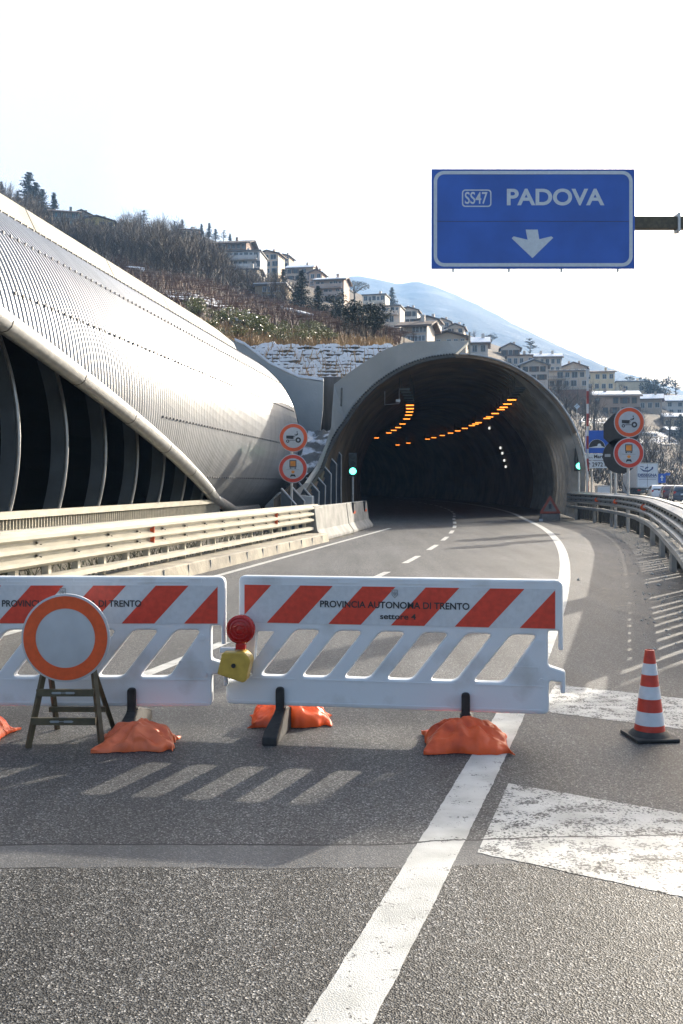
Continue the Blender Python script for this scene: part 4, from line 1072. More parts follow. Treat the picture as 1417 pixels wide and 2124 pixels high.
def bare_mesh(seed):
    rnd = random.Random(seed); c = MB(); t = MB(); bare_tree(c, Vector((0, 0, .05)), 1, rnd, .009, 52); t.tube([(0, 0, -.06), (.01, 0, .3), (0, .01, .55)], [.022, .016, .007], 5); return c, t
PROTO = {}
def tree(kind, u, vb, vt, label, group=None, Y=None, wide=1.0, name=None):
    Y = Y or hillY(u, vb); p = P(u, vb, Y); h = (vb-vt)*Y/FPX
    if kind not in PROTO:
        k0 = kind.rstrip('0123456789'); sd_ = sum(map(ord, kind))
        c, t_ = {'conifer': lambda: conifer_mesh(sd_), 'slim': lambda: conifer_mesh(sd_, .15, .1), 'dense': lambda: conifer_mesh(sd_, .30, .3, 1.7), 'cedar': lambda: cedar_mesh(sd_), 'pine': lambda: pine_mesh(sd_), 'round': lambda: round_mesh(sd_), 'ever': lambda: round_mesh(sd_, 1.2, .2, n=1700, r=.03), 'bare': lambda: bare_mesh(sd_), 'shrub': lambda: round_mesh(sd_, .8, .08, n=900, r=.03)}[k0]()
        nm = {'conifer': 'conifer_tree', 'slim': 'conifer_tree', 'dense': 'conifer_tree', 'cedar': 'cedar_tree', 'pine': 'umbrella_pine', 'round': 'round_tree', 'ever': 'evergreen_tree', 'bare': 'bare_tree', 'shrub': 'shrub'}[k0]
        cm_ = {'bare': 'twig2', 'shrub': 'laurel', 'round': 'needle2'}.get(k0, 'needle')
        root = thing(name or nm, label, 'shrub' if k0 == 'shrub' else 'tree', p, random.uniform(0, 6), group); root.scale = (h*wide, h*wide, h)
        c.build('crown', M[cm_], root, fix=False); t_.build('trunk', M['bark'], root)
        PROTO[kind] = root; return root
    o = dup(PROTO[kind], p, random.uniform(0, 6), label, (h*wide, h*wide, h))
    if group: o['group'] = group
    elif 'group' in o: del o['group']
    return o
T_ = [('conifer1', 60, 432, 356, 'tallest feathery conifer on the skyline above the gallery coping'),
 ('conifer2', 36, 420, 396, 'small conifer left of the tallest feathery skyline conifer'), ('slim1', 3, 408, 376, 'conifer cut off at the edge of the scene above the gallery coping'),
 ('conifer3', 88, 448, 392, 'second skyline conifer between the tallest feathery one and the teal house'), ('slim2', 112, 450, 399, 'slim conifer right beside the teal gabled house'), ('conifer2', 74, 440, 378, 'thin see through conifer touching the tallest feathery one'),
 ('cedar1', 298, 474, 436, 'spreading cedar with upturned limbs alone on the ridge of the bare wood'),
 ('slim1', 330, 476, 459, 'little pointed conifer just right of the spreading ridge cedar'), ('slim2', 362, 480, 458, 'pointed conifer above the teal and pink flats'), ('slim1', 378, 482, 455, 'tallest pointed conifer directly over the teal and pink flats'),
 ('conifer3', 398, 487, 470, 'low conifer beside the roof of the teal and pink flats'), ('slim2', 418, 491, 464, 'pointed conifer behind the long dark roofed block'), ('slim1', 434, 494, 462, 'tallest conifer behind the long dark roofed block'),
 ('conifer1', 447, 498, 474, 'bushy conifer behind the middle of the dark roofed block'), ('cedar1', 464, 502, 477, 'flat topped cedar behind the dark roofed block'), ('slim2', 477, 507, 484, 'last thin conifer before the gable of the dark roofed block'),
 ('dense1', 626, 652, 560, 'largest dark conifer standing below the cream gabled house'), ('dense2', 588, 618, 558, 'dark conifer beside the ochre terrace wall'), ('dense1', 660, 662, 592, 'broad dark conifer below the long balconied block'), ('conifer1', 545, 580, 547, 'conifer before the long white balconied flats'), ('conifer3', 569, 588, 556, 'conifer between the white flats and the cream gabled house'),
 ('ever1', 700, 672, 606, 'dark round evergreen below the balconied block'), ('pine1', 735, 640, 584, 'umbrella pine with a round flat crown against the blue mountain'), ('ever2', 752, 706, 618, 'tall dark evergreen with a bare ivy covered trunk'), ('ever1', 776, 706, 628, 'leaning dark evergreen next to the stepped white flats'), ('ever2', 728, 690, 622, 'dark evergreen mass under the umbrella pine'),
 ('dense2', 813, 642, 596, 'cedar like conifer behind the stepped white flats before the mountain'), ('slim1', 962, 697, 671, 'small cypress next to the last white house on the ridge'), ('round1', 1017, 720, 690, 'round olive tree beyond the crest of the tunnel arch'), ('bare1', 985, 714, 680, 'grey bare tree beside the round olive tree'),
 ('cedar2', 1100, 742, 702, 'layered dark cedar above the roofs beside the tunnel arch'), ('slim2', 1212, 786, 760, 'small pointed conifer by the yellow house'), 
 ('ever1', 1350, 832, 782, 'dark evergreen beside the snow edged flat roof'), ('ever2', 1371, 836, 779, 'tall dark evergreen at the end of the snow edged flat roof'), ('ever1', 1334, 806, 780, 'small dark evergreen behind the snow edged flat roof'), ('round1', 1306, 800, 778, 'tufted low tree behind the flat roofed beige house'), ('cedar2', 1402, 826, 789, 'thin conifer above the blue white roofs'),
 ('dense1', 1412, 920, 858, 'small conifer below the blue white roofs')]
for a in T_: tree(*a, group='evergreens on the hillside', wide=1.9 if a[0].startswith(('slim', 'conifer')) else 1.25)
rnd = random.Random(21)
for k in range(46):
    u = rnd.uniform(1150, 1500); Y = rnd.uniform(125, 290)
    if u < 1240 and Y < 180: Y += 60
    vb = vT(u, Y); h = rnd.uniform(5, 9); tree('bare%d' % (1+k % 4), u, vb+1, vb-h*FPX/Y, 'bare brown tree on the slope beyond the side road', 'bare trees on the slope beyond the side road', Y, rnd.uniform(.8, 1.2))
for k, (u, vb, vt) in enumerate(((712, 690, 640), (690, 676, 632), (800, 708, 664), (838, 712, 672), (790, 712, 676), (858, 714, 680))):
    tree('bare%d' % (1+k % 4), u, vb, vt, 'bare brown tree above the snowy crib wall before the white houses', 'bare trees between the crib wall and the houses', None, 1.3)
# the bare wood on the left slope: one mass
wd = MB(); rnd = random.Random(5)
lowb = lambda u: interp([-300, 0, 150, 260, 340, 420, 480, 560, 640], [560, 520, 520, 545, 575, 592, 604, 630, 650], u)
topb = lambda u: interp([-300, 0, 150, 260, 340, 400, 440, 500, 560, 640], [392, 402, 478, 472, 480, 500, 540, 585, 590, 630], u)
for k in range(560):
    u = rnd.uniform(-60, 620) if k % 3 else rnd.uniform(150, 480); v = lerp(topb(u)+4, lowb(u), rnd.random()**.8); Y = hillY(u, v)
    h = rnd.uniform(5.5, 9.5) if u < 470 else rnd.uniform(3.5, 6)
    if 95 < u < 250 and v < 488: continue
    bare_tree(wd, P(u, v, Y), h*(.75 if 90 < u < 260 else 1), rnd, .085, 40)
for k in range(6500):
    u = rnd.uniform(-60, 620); v = lerp(topb(u)+6, lowb(u), rnd.random()); 
    if 95 < u < 250 and v < 484: continue
    p = HP(u, hillY(u, v)); blade(wd, p-Vector((0, 0, .2)), Vector((rnd.gauss(0, .45), rnd.gauss(0, .45), 1)), rnd.uniform(.8, 3.0), .10, rnd); blade(wd, p+Vector((rnd.gauss(0, .7), 0, .3)), Vector((rnd.gauss(0, .8), rnd.gauss(0, .5), .8)), rnd.uniform(.8, 2.4), .08, rnd)
tag(wd.build('forest', M['twig'], fix=False), kind='stuff')
# undergrowth on the lower slope, right of the side road
ug = MB()
for k in range(2600):
    u = rnd.uniform(1130, 1560); Y = rnd.uniform(118, 260); p = HP(u, Y)
    for j in range(3): blade(ug, p+Vector((rnd.gauss(0, .6), rnd.gauss(0, .6), -.1)), Vector((rnd.gauss(0, .5), rnd.gauss(0, .5), 1)), rnd.uniform(.8, 2.4), .13, rnd)
tag(ug.build('undergrowth', M['twig2'], fix=False), kind='stuff')
# laurel scrub and straw above the crib wall
for i in range(64):
    u = rnd.uniform(390, 690); Y = rnd.uniform(59.5, 86); v = vT(u, Y)+2; h = rnd.uniform(.9, 1.9)*(1 if u < 560 else .75)
    tree('shrub%d' % (1+i % 3), u, v, v-h*FPX/Y, 'yellow green leafy shrub above the snowy crib wall', 'leafy shrubs above the crib wall', Y, 1.25)
for i in range(16):
    u = rnd.uniform(640, 790); Y = rnd.uniform(60, 80); v = vT(u, Y)+2; h = rnd.uniform(.7, 1.3)
    o = tree('bare%d' % (1+i % 4), u, v, v-h*1.3*FPX/Y, 'low bare brown bush above the snowy crib wall', 'bare bushes above the crib wall', Y, 1.5)
stw = MB()
for k in range(5200):
    u = rnd.uniform(380, 815); Y = 58.2+rnd.random()**1.6*16; p = HP(u, Y)
    if k % 11 == 0 and 470 < u: Y = rnd.uniform(52, 58); p = P(u, 806-7*(Y-52)*2-2, Y-.1); 
    blade(stw, p-Vector((0, 0, .05)), Vector((rnd.gauss(0, .35), rnd.gauss(0, .35), 1)), rnd.uniform(.25, .8), .05, rnd)
tag(stw.build('dry_grass', M['straw'], fix=False), kind='stuff')
# vineyard terraces
vy = MB()
for r_ in range(38):
    for i in range(240):
        u = rnd.uniform(230, 830); Y = 84+r_*2.9; 
        if vT(u, Y) < lowb(min(u, 640))-6 and u < 640: continue
        p = HP(u, Y); blade(vy, p, Vector((rnd.gauss(0, .3), 0, 1)), rnd.uniform(.5, 1.5), .05+Y*.0003, rnd)
        if i % 6 == 0: blade(vy, p+Vector((0, 0, .9)), Vector((1, 0, rnd.gauss(0, .1))), 2.0, .05, rnd)
tag(vy.build('vineyard', M['vine'], fix=False), kind='stuff')
# lying snow on the slope
M['snowpatch'] = pm('patchy_snow', (.76, .78, .83), .7, .1, .55, col2=(.10, .085, .065), lo=.50, hi=.56, bump=.1, bscale=3, detail=8)
def drape(u0, u1, v0, v1, name='snow_patch', n=26, slant=.0):
    rws = []
    for i in range(n+1):
        r_ = []
        for j in range(n+1):
            u = lerp(u0, u1, j/n); v = lerp(v1, v0, i/n)+slant*(u-u0); Y = hillY(u, v); p = HP(u, Y); p.z += .25+.9*mnoise.noise(p*.05)*min(1, max(0, (Y-58)/60)); r_.append(p)
        rws.append(r_)
    tag(MB().grid(rws).build(name, M['snowpatch'], fix=False, smooth=True), kind='stuff')
drape(345, 460, 600, 622, slant=.22); drape(455, 520, 638, 655, slant=.2); drape(262, 300, 552, 560, slant=.25)
drape(1205, 1260, 868, 878); drape(1290, 1420, 900, 925)
# low white walls across the slope
def slope_wall(label, u0, v0, u1, v1, h, mat='concrete_pale', name='terrace_wall'):
    a = HP(u0, hillY(u0, v0)); b = HP(u1, hillY(u1, v1)); t = thing(name, label, 'wall', a)
    MB().sweep([a+Vector((0, 0, -.6)), (a+b)/2+Vector((0, 0, -.6)), b+Vector((0, 0, -.6))], [(-.2, 0), (.2, 0), (.2, h+.6), (-.2, h+.6)]).build('wall_face', M[mat], t, True)
    MB().sweep([a+Vector((0, 0, h)), (a+b)/2+Vector((0, 0, h)), b+Vector((0, 0, h))], [(-.3, 0.002), (.3, 0.002), (.3, .2), (-.3, .2)]).build('snow_cover', M['snow'], t, True)
slope_wall('long low snow topped wall crossing the vineyard below the big conifer', 585, 649, 646, 668, .7)
slope_wall('short snow topped wall above the leafy shrubs', 482, 676, 520, 684, .5)
slope_wall('low snow topped wall below the brick terrace on the right slope', 1204, 884, 1262, 886, .8)
slope_wall('thin snow topped wall behind the round signs', 1328, 903, 1362, 908, .7)
slope_wall('lower snow topped wall behind the lorry', 1330, 944, 1362, 946, .8)
slope_wall('reddish brick terrace wall below the big grey apartment house', 1152, 838, 1222, 846, 4.5, 'brick') if False else None

# ------------------------------------------------------------------ houses
RC = {'brown': (.12, .085, .065), 'grey': (.16, .155, .15), 'red': (.20, .10, .07)}
for k, c in RC.items(): M['roof_'+k] = pm('roof_'+k, c, .85, .2, 1.2, bump=.04, bscale=4)
WC = {}
def wallmat(c):
    if c not in WC: WC[c] = pm('plaster_wall', (min(.8, c[0]*1.28), min(.8, c[1]*1.16), c[2]*1.02), .9, .08, .5, bump=.01, bscale=4)
    return WC[c]
def house(label, u0, u1, ve, vb, col, roof='eaves', rise=.22, floors=2, nw=3, rcol='brown', yaw=0, snow=0, balc=0, depth=None, name='house', chim=1, over=.7, shut=None):
    uc = (u0+u1)/2; Y = hillY(uc, vb); s = Y/FPX; w = (u1-u0)*s; d = depth or max(7, min(14, w*.8)); h = (vb-ve)*s
    base = P(uc, vb, Y); t = thing(name, label, 'house', (base.x, Y, base.z), R(yaw))
    wm = wallmat(col)
    y0, y1 = 0, d
    if roof == 'gable':                       # gable end towards the road
        MB().prism([(-w/2, -5), (w/2, -5), (w/2, h), (0, h+rise*w), (-w/2, h)], y0, y1).build('wall', wm, t)
    elif roof == 'eaves':
        b = MB(); b.add([(-w/2, 0, -5), (w/2, 0, -5), (w/2, 0, h), (-w/2, 0, h), (-w/2, d, -5), (w/2, d, -5), (w/2, d, h), (-w/2, d, h), (-w/2, d/2, h+rise*d), (w/2, d/2, h+rise*d)],
              [(0, 1, 2, 3), (5, 4, 7, 6), (1, 5, 6, 9, 2), (4, 0, 3, 8, 7), (3, 2, 9, 8), (6, 7, 8, 9), (0, 4, 5, 1)]).build('wall', wm, t)
    else: MB().box((0, d/2, (h-5)/2), (w, d, h+5)).build('wall', wm, t)
    rm = M['roof_'+rcol]; th = .28
    if roof == 'gable':
        e = over; z0 = h-rise*e*2+.05; zt = h+rise*w+.08
        pr = [(-w/2-e, z0), (0, zt), (w/2+e, z0), (w/2+e, z0+th), (0, zt+th), (-w/2-e, z0+th)]
        rf = MB().prism(pr, y0-e, y1+e).build('roof', rm, t)
        sp = [(-w/2-e*.9, z0+th+.03), (0, zt+th+.03), (w/2+e*.9, z0+th+.03), (w/2+e*.9, z0+th+.2), (0, zt+th+.2), (-w/2-e*.9, z0+th+.2)]
        if snow: MB().prism([sp[0], sp[1], sp[4], sp[5]] if snow == 1 else [sp[1], sp[2], sp[3], sp[4]] if snow == 2 else sp, y0-e*.8, y1).build('snow_cover', M['snow'], rf)
        ct = (w*.2, d*.4, h+rise*w*.6)
    elif roof == 'eaves':
        e = over; z0 = h-rise*e+.05; zt = h+rise*d/2*1.0*2*.5+.08; zt = h+rise*d+.08
        b = MB(); pr = [(-e, h-rise*2*e+.05), (d/2, zt), (d+e, h-rise*2*e+.05)]
        vs_ = [];
        for x in (-w/2-e, w/2+e): vs_ += [(x, y, z) for y, z in pr]+[(x, y, z+th) for y, z in reversed(pr)]
        b.add(vs_, [(0, 1, 4, 5), (1, 2, 3, 4), (11, 10, 7, 6), (10, 9, 8, 7), (0, 6, 7, 1), (1, 7, 8, 2), (2, 8, 9, 3), (3, 9, 10, 4), (4, 10, 11, 5), (5, 11, 6, 0)])
        rf = b.build('roof', rm, t)
        if snow:
            b = MB(); a0 = .2 if snow == 2 else 0.02
            ya, za = lerp(-e, d/2, a0), lerp(pr[0][1], zt, a0)
            b.add([(x, y, z+th+o) for o in (.03, .17) for x in (-w/2-e*.8, w/2+e*.8) for y, z in ((ya, za), (d/2, zt))], [(0, 1, 3, 2), (4, 6, 7, 5), (0, 2, 6, 4), (1, 5, 7, 3), (0, 4, 5, 1), (2, 3, 7, 6)]).build('snow_cover', M['snow'], rf)
        ct = (w*.22, d*.4, h+rise*d*.8)
    else:
        rf = MB().box((0, d/2, h+.16), (w+over, d+over, .32)).build('roof', rm, t)
        if snow: MB().box((0, d/2, h+.40), (w+over*.7, d+over*.7, .16)).build('snow_cover', M['snow'], rf)
        ct = (w*.2, d*.4, h+.2)
    for c in range(chim): MB().box((ct[0]-c*w*.4, ct[1], ct[2]+.5), (.7, .7, 1.9)).build('chimney', wm, rf)
    fh = h/floors
    for f in range(floors):
        zc = fh*(f+.55)
        for k in range(nw):
            if (f*7+k*11+int(u0)) % 9 == 4 and nw > 3: continue
            x = -w/2+w*(k+.5)/nw+((f*37+k*13+int(u0)) % 7-3)*.11; ww = min(1.2, w/nw*.5); hh = min(1.5, fh*.55)
            if balc and k % 2 == 0: ww = min(1.9, w/nw*.7); hh = fh*.68
            wf = MB()
            for s_ in (-1, 1): wf.box((x+s_*(ww/2+.05), -.03, zc), (.1, .10, hh+.2)); wf.box((x, -.03, zc+s_*(hh/2+.05)), (ww, .10, .1))
            wf.box((x, -.02, zc), (.06, .06, hh))
            fo = wf.build('window', M['wood'] if shut == 'wood' else M['white'], t)
            MB().box((x, -.012, zc), (ww, .03, hh)).build('pane', M['glass'], fo)
            if shut and (k+f) % 2 == 0:
                sh = MB().box((x, -.058, zc+hh/2+.1), (ww*2.1, .03, .05))
                for s_ in (-1, 1): sh.box((x+s_*(ww*.5+.1+ww*.24), -.045, zc), (ww*.46, .05, hh+.1))
                sh.build('shutters', M['wood'] if shut == 'wood' else M['teal'], fo)
        if balc and f > 0:
            bw = w*(.9 if balc == 2 else .45); bx = 0 if balc == 2 else -w*.2; bd = 1.3
            b = MB().box((bx, -bd/2-.01, fh*f+.02), (bw, bd, .2)).build('balcony', wm, t)
            rl = MB(); rl.box((bx, -bd, fh*f+.62), (bw, .08, .75 if balc == 2 else .08))
            if balc != 2:
                for q in frange(-bw/2, bw/2, 14): rl.box((bx+q, -bd, fh*f+.5), (.06, .06, .9))
            rl.build('railing', wm if balc == 2 else M['wood'], b)
    return t
M['teal'] = pm('teal_shutters', (.05, .22, .24), .6)
H = house
H('teal grey gabled house with turquoise shutters under the skyline conifers', 104, 162, 440, 470, (.24, .27, .26), 'eaves', .16, 2, 4, yaw=14, shut='teal')
H('brown gabled house with a snowy chimney roof at the top of the ridge', 148, 190, 446, 468, (.28, .24, .20), 'gable', .22, 2, 2, yaw=12, snow=0)
H('yellow house with a brown gable roof half hidden by bare trees', 166, 236, 458, 484, (.42, .36, .16), 'gable', .13, 2, 4, yaw=10)
H('low brown roofed house behind the bare wood left of the spreading cedar', 206, 262, 464, 486, (.24, .20, .17), 'eaves', .12, 1, 4)
H('tall teal and pink flats with a snowy flat roof', 374, 413, 478, 520, (.34, .29, .27), 'flat', 0, 4, 3, yaw=8, snow=1, balc=1)
H('long dark roofed block with a red gable end above the white flats', 414, 512, 505, 536, (.22, .17, .15), 'eaves', .16, 2, 9, yaw=-8, over=1.6)
H('long white flats with rows of balconies below the dark roofed block', 438, 540, 522, 576, (.50, .53, .58), 'flat', 0, 3, 9, yaw=-6, balc=2, rcol='grey')
H('low pale wing below the long white flats', 478, 534, 560, 590, (.42, .43, .43), 'eaves', .1, 1, 4, yaw=-6, rcol='grey')
H('cream house with two roof gables on the ridge right of the dark roofed block', 530, 578, 527, 570, (.56, .49, .42), 'gable', .13, 3, 3, yaw=-14, balc=1)
H('narrow cream house with an overhanging roof joined to the two gabled one', 576, 600, 532, 568, (.50, .43, .36), 'gable', .16, 3, 2, yaw=-14)
H('ochre low house among conifers under the white flats', 528, 592, 592, 626, (.30, .26, .20), 'flat', 0, 2, 5, rcol='grey', snow=1, yaw=-8)
H('low house with a long snow edged roof right of the narrow cream house', 594, 650, 556, 584, (.40, .35, .31), 'eaves', .18, 2, 4, snow=1, yaw=-10, shut='wood')
H('small brown gabled house at the head of the balconied block', 640, 668, 566, 596, (.42, .33, .28), 'gable', .2, 2, 2, yaw=-14)
H('long pinkish balconied block with a sloping snowy roof beside the umbrella pine', 652, 714, 582, 632, (.43, .37, .35), 'eaves', .14, 3, 6, yaw=-12, snow=2, balc=2)
H('topmost tier of the stepped white flats behind the tall evergreens', 752, 800, 612, 650, (.60, .57, .53), 'flat', 0, 2, 5, yaw=-14, balc=2, rcol='grey')
H('lower tier of the stepped white flats with pale parapets', 768, 830, 636, 672, (.60, .58, .55), 'flat', 0, 2, 6, yaw=-14, balc=2, rcol='grey', chim=0)
H('white house with a dark snowy gable roof next to the stepped flats', 828, 866, 644, 676, (.60, .59, .58), 'gable', .16, 2, 3, yaw=-12, snow=1, shut='wood')
H('long white house with a brown roof above the tunnel collar', 832, 886, 676, 712, (.50, .49, .48), 'eaves', .14, 2, 6, yaw=-16, over=1.0)
H('tall white house with a steep brown gable right of the long brown roofed one', 866, 908, 664, 704, (.58, .58, .58), 'gable', .16, 3, 3, yaw=-14, balc=1)
H('small dark roofed house stepping down the ridge before the mountain', 900, 934, 668, 692, (.42, .40, .38), 'gable', .2, 2, 2, yaw=-12)
H('pale gabled house beside the small cypress', 926, 962, 680, 706, (.50, .47, .43), 'gable', .2, 2, 3, yaw=-12, snow=2, shut='wood')
H('broad brown gabled house whose snowy roof shows just above the collar', 890, 966, 700, 726, (.40, .36, .30), 'gable', .15, 1, 5, yaw=-10, snow=1)
H('little house with a blue white snowy roof beyond the collar end', 976, 1012, 712, 736, (.50, .50, .50), 'eaves', .2, 1, 2, snow=1, yaw=-8)
H('pale gabled house left of the layered cedar', 1040, 1078, 722, 744, (.45, .45, .44), 'gable', .24, 1, 3, yaw=-8, shut='wood')
H('long low house under the layered cedar', 1052, 1104, 738, 762, (.42, .38, .34), 'flat', 0, 1, 4, yaw=-8)
H('grey house with a snow edged gable touching the tunnel shell', 1080, 1136, 758, 792, (.44, .42, .40), 'gable', .18, 2, 3, yaw=-10, snow=1, rcol='grey', shut='wood')
H('long brown roofed house with snow patches behind the grey snow edged one', 1104, 1164, 742, 776, (.46, .44, .41), 'eaves', .18, 2, 5, yaw=-8, snow=2, chim=2)
H('big gabled house rising highest behind the grey apartment house', 1164, 1216, 762, 800, (.42, .39, .36), 'gable', .18, 2, 4, yaw=-16, chim=2)
H('big pale grey apartment house with balconies beside the tunnel shell', 1122, 1216, 770, 822, (.42, .40, .37), 'eaves', .06, 3, 6, yaw=-8, balc=1, rcol='grey')
H('yellow house with three dark windows behind the red and white boom', 1216, 1274, 772, 812, (.56, .50, .36), 'eaves', .08, 2, 4, yaw=-10)
H('low beige flat roofed house edged with snow beside the dark evergreens', 1280, 1346, 792, 822, (.46, .44, .36), 'flat', 0, 1, 2, snow=1, rcol='grey', yaw=-6)
H('wide brown house with a snow covered roof above the round signs', 1228, 1326, 822, 862, (.26, .22, .19), 'eaves', .14, 2, 5, snow=2, yaw=-8, chim=2, shut='wood')
H('small house with a sloping snowy roof right of the wide brown house', 1326, 1372, 828, 856, (.30, .27, .24), 'eaves', .2, 1, 3, snow=1, yaw=-18)
H('blue white snow roofed house at the right end of the hillside', 1384, 1450, 832, 862, (.40, .42, .44), 'eaves', .22, 2, 4, snow=1, yaw=-6, rcol='grey')
H('yellowish house with broad snow covered eaves below the blue white one', 1380, 1450, 866, 892, (.42, .38, .28), 'eaves', .14, 1, 4, snow=1, yaw=-14)
H('pale blue roofed shed low on the bare slope at the right', 1388, 1446, 894, 915, (.36, .38, .40), 'eaves', .12, 1, 3, snow=1, rcol='grey')
M['brick'] = pm('red_brick', (.20, .11, .08), .9, .2, 1.5, bump=.02, bscale=6)
u0, u1, vt, vb = 1152, 1224, 808, 850
Y = hillY(1188, vb); b = P(1188, vb, Y); t = thing('brick_terrace', 'reddish brick terrace wall below the big grey apartment house', 'wall', b, R(-6))
w = (u1-u0)*Y/FPX; h = (vb-vt)*Y/FPX
MB().box((0, .6, h/2-1.5), (w, 1.2, h+3)).build('wall_face', M['brick'], t); MB().box((0, .6, h+.12), (w+.3, 1.5, .22)).build('coping', M['concrete_pale'], t)

# diamond sign on the slope
Y = 200; c = P(1197, 843, Y); zb_ = HP(1197, Y).z
t = thing('diamond_sign', 'small white diamond sign on a thin post beside the tunnel shell', 'road sign', (c.x, Y, zb_))
MB().box((0, 0, c.z-zb_), (.9, .05, .9), rot=Matrix.Rotation(R(45), 3, 'Y')).build('face', M['signwhite'], t)
MB().tube([(0, .06, -.5), (0, .06, c.z-zb_)], .06, 6).build('post', M['steel'], t)

# ------------------------------------------------------------------ traffic on the side road
CP = {}
def carpaint(c):
    m = pm('car_paint', c, .22, .03, 2, spec=.6); m.node_tree.nodes['Principled BSDF'].inputs['Coat Weight'].default_value = .6; return m
M['tail'] = pm('tail_light', (.45, .02, .015), .2)
def car(label, x, y, rz, col, kind='hatch', W=1.74, Hh=1.48, Ln=4.0):
    t = thing('parked_car' if False else 'car', label, 'car', (x, y, 0), rz); m = carpaint(col); w = W/2
    # stations along the length, rear to front: y, floor z, belt z, belt half width, roof z, roof half width
    rr = {'hatch': [(-Ln/2, .42, .80, .84, .82, .80), (-Ln/2+.06, .30, .92, .95, .98, .86), (-Ln/2+.28, .26, .98, 1, 1.30, .80), (-Ln/2+.62, .26, .99, 1, 1.44, .76), (-.2, .25, .98, 1, 1.48, .76), (.45, .25, .96, 1, 1.42, .74), (1.12, .26, .93, .99, .97, .84), (1.7, .28, .82, .95, .86, .78), (Ln/2, .38, .62, .80, .64, .66)],
          'van': [(-Ln/2, .40, .95, .95, 1.5, .85), (-Ln/2+.06, .30, .98, 1, 1.78, .88), (-Ln/2+.5, .28, 1.0, 1, 1.86, .88), (.4, .28, 1.0, 1, 1.86, .88), (1.0, .28, 1.0, 1, 1.5, .84), (1.5, .28, .98, .98, 1.05, .84), (Ln/2, .4, .7, .85, .74, .7)]}[kind]
    rws = []
    for (yy, zf, zb, kb, zr, kr) in rr:
        zr_ = zr*Hh/1.48 if kind == 'hatch' else zr
        rws.append([(-w*.86, yy, zf), (-w*kb, yy, zf+.14), (-w*kb*1.0, yy, (zf+zb)/2+.08), (-w*kb*.97, yy, zb), (-w*kr, yy, zr_-.05), (-w*kr*.88, yy, zr_), (w*kr*.88, yy, zr_), (w*kr, yy, zr_-.05), (w*kb*.97, yy, zb), (w*kb, yy, (zf+zb)/2+.08), (w*kb, yy, zf+.14), (w*.86, yy, zf)])
    b = MB(); n = 12; b.grid(rws)
    N = len(rws)
    b.f.append(tuple(range(n))); b.f.append(tuple((N-1)*n+k for k in range(n)))
    for i in range(N-1): b.f.append((i*n, (i+1)*n, (i+1)*n+n-1, i*n+n-1))
    b.build('body', m, t, smooth=True, ang=40)
    y0 = -Ln/2
    s1 = rr[1]; s2 = rr[3] if kind == 'hatch' else rr[1]; s3 = rr[2]
    zt = Hh-.1 if kind == 'hatch' else 1.7; kk = .66
    a = MB(); a.add([(-w*.74, y0+.03, 1.0), (w*.74, y0+.03, 1.0), (w*.66, y0+(.43 if kind == 'hatch' else .05), zt), (-w*.66, y0+(.43 if kind == 'hatch' else .05), zt), (-w*.74, y0+.11, 1.0), (w*.74, y0+.11, 1.0), (w*.66, y0+.51, zt), (-w*.66, y0+.51, zt)], [(0, 1, 2, 3), (4, 7, 6, 5), (0, 4, 5, 1), (1, 5, 6, 2), (2, 6, 7, 3), (3, 7, 4, 0)])
    a.build('rear_window', M['glass'], t)
    for s_ in (-1, 1):
        sw = MB(); zt2 = zt-.02
        for (ya, yb, yc, yd) in ((y0+.75, -.42, -.42, y0+.95), (-.34, .95, .50, -.34)):
            q = [(s_*w*.99, ya, 1.03), (s_*w*.99, yb, 1.03), (s_*w*.80, yc, zt2), (s_*w*.80, yd, zt2)]
            sw.add(q+[(x-s_*.03, y, z) for x, y, z in q], [(0, 1, 2, 3), (4, 7, 6, 5), (0, 4, 5, 1), (1, 5, 6, 2), (2, 6, 7, 3), (3, 7, 4, 0)])
        sw.build('side_windows', M['glass'], t)
        MB().box((s_*w*.80, y0+.06, .88), (.20, .10, .22)).build('tail_light', M['tail'], t, bevel=.02)
        MB().box((s_*(w+.09), .62, 1.02), (.17, .1, .13)).build('mirror', m, t, bevel=.02)
        for yy in (-Ln*.31, Ln*.31):
            wh = MB(); wh.lathe([(.31, -.1), (.31, .1)], (0, 0, 0), 20, 'y'); o = wh.build('wheel', M['rubber'], t); o.location = (s_*(w-.1), yy, .31); o.rotation_euler = (0, 0, R(90))
            hb = MB().lathe([(.2, -.11), (.2, .11)], (0, 0, 0), 14, 'y').build('rim', M['steel'], o)
    MB().box((0, y0+.0, .42), (W*.86, .12, .22)).build('bumper', m if kind == 'hatch' else M['dark_steel'], t, bevel=.03)
    MB().box((0, y0-.005, .74), (.52, .05, .12)).build('number_plate', M['signwhite'], t)
    return t
def gxy(u, Y): return (u-CU)*Y/FPX
car('white hatchback seen from behind next to the lorry', gxy(1365, 95), 95, R(-12), (.72, .74, .77))
car('dark maroon hatchback between the white hatchback and the dark blue car', gxy(1391, 88), 88, R(-14), (.10, .045, .05))
car('dark blue car at the right end of the queue', gxy(1414, 78), 78, R(-14), (.035, .05, .08))
car('white van like car ahead of the lorry between the sign poles', gxy(1291, 165), 165, R(-6), (.72, .73, .75), 'van', 1.85, 1.8, 4.6)
car('small grey car just right of the white van like car', gxy(1305, 180), 180, R(-6), (.30, .31, .33))
car('distant pale car seen between the blue board and the pole of the sign backs', gxy(1262, 150), 150, R(-4), (.60, .66, .72))
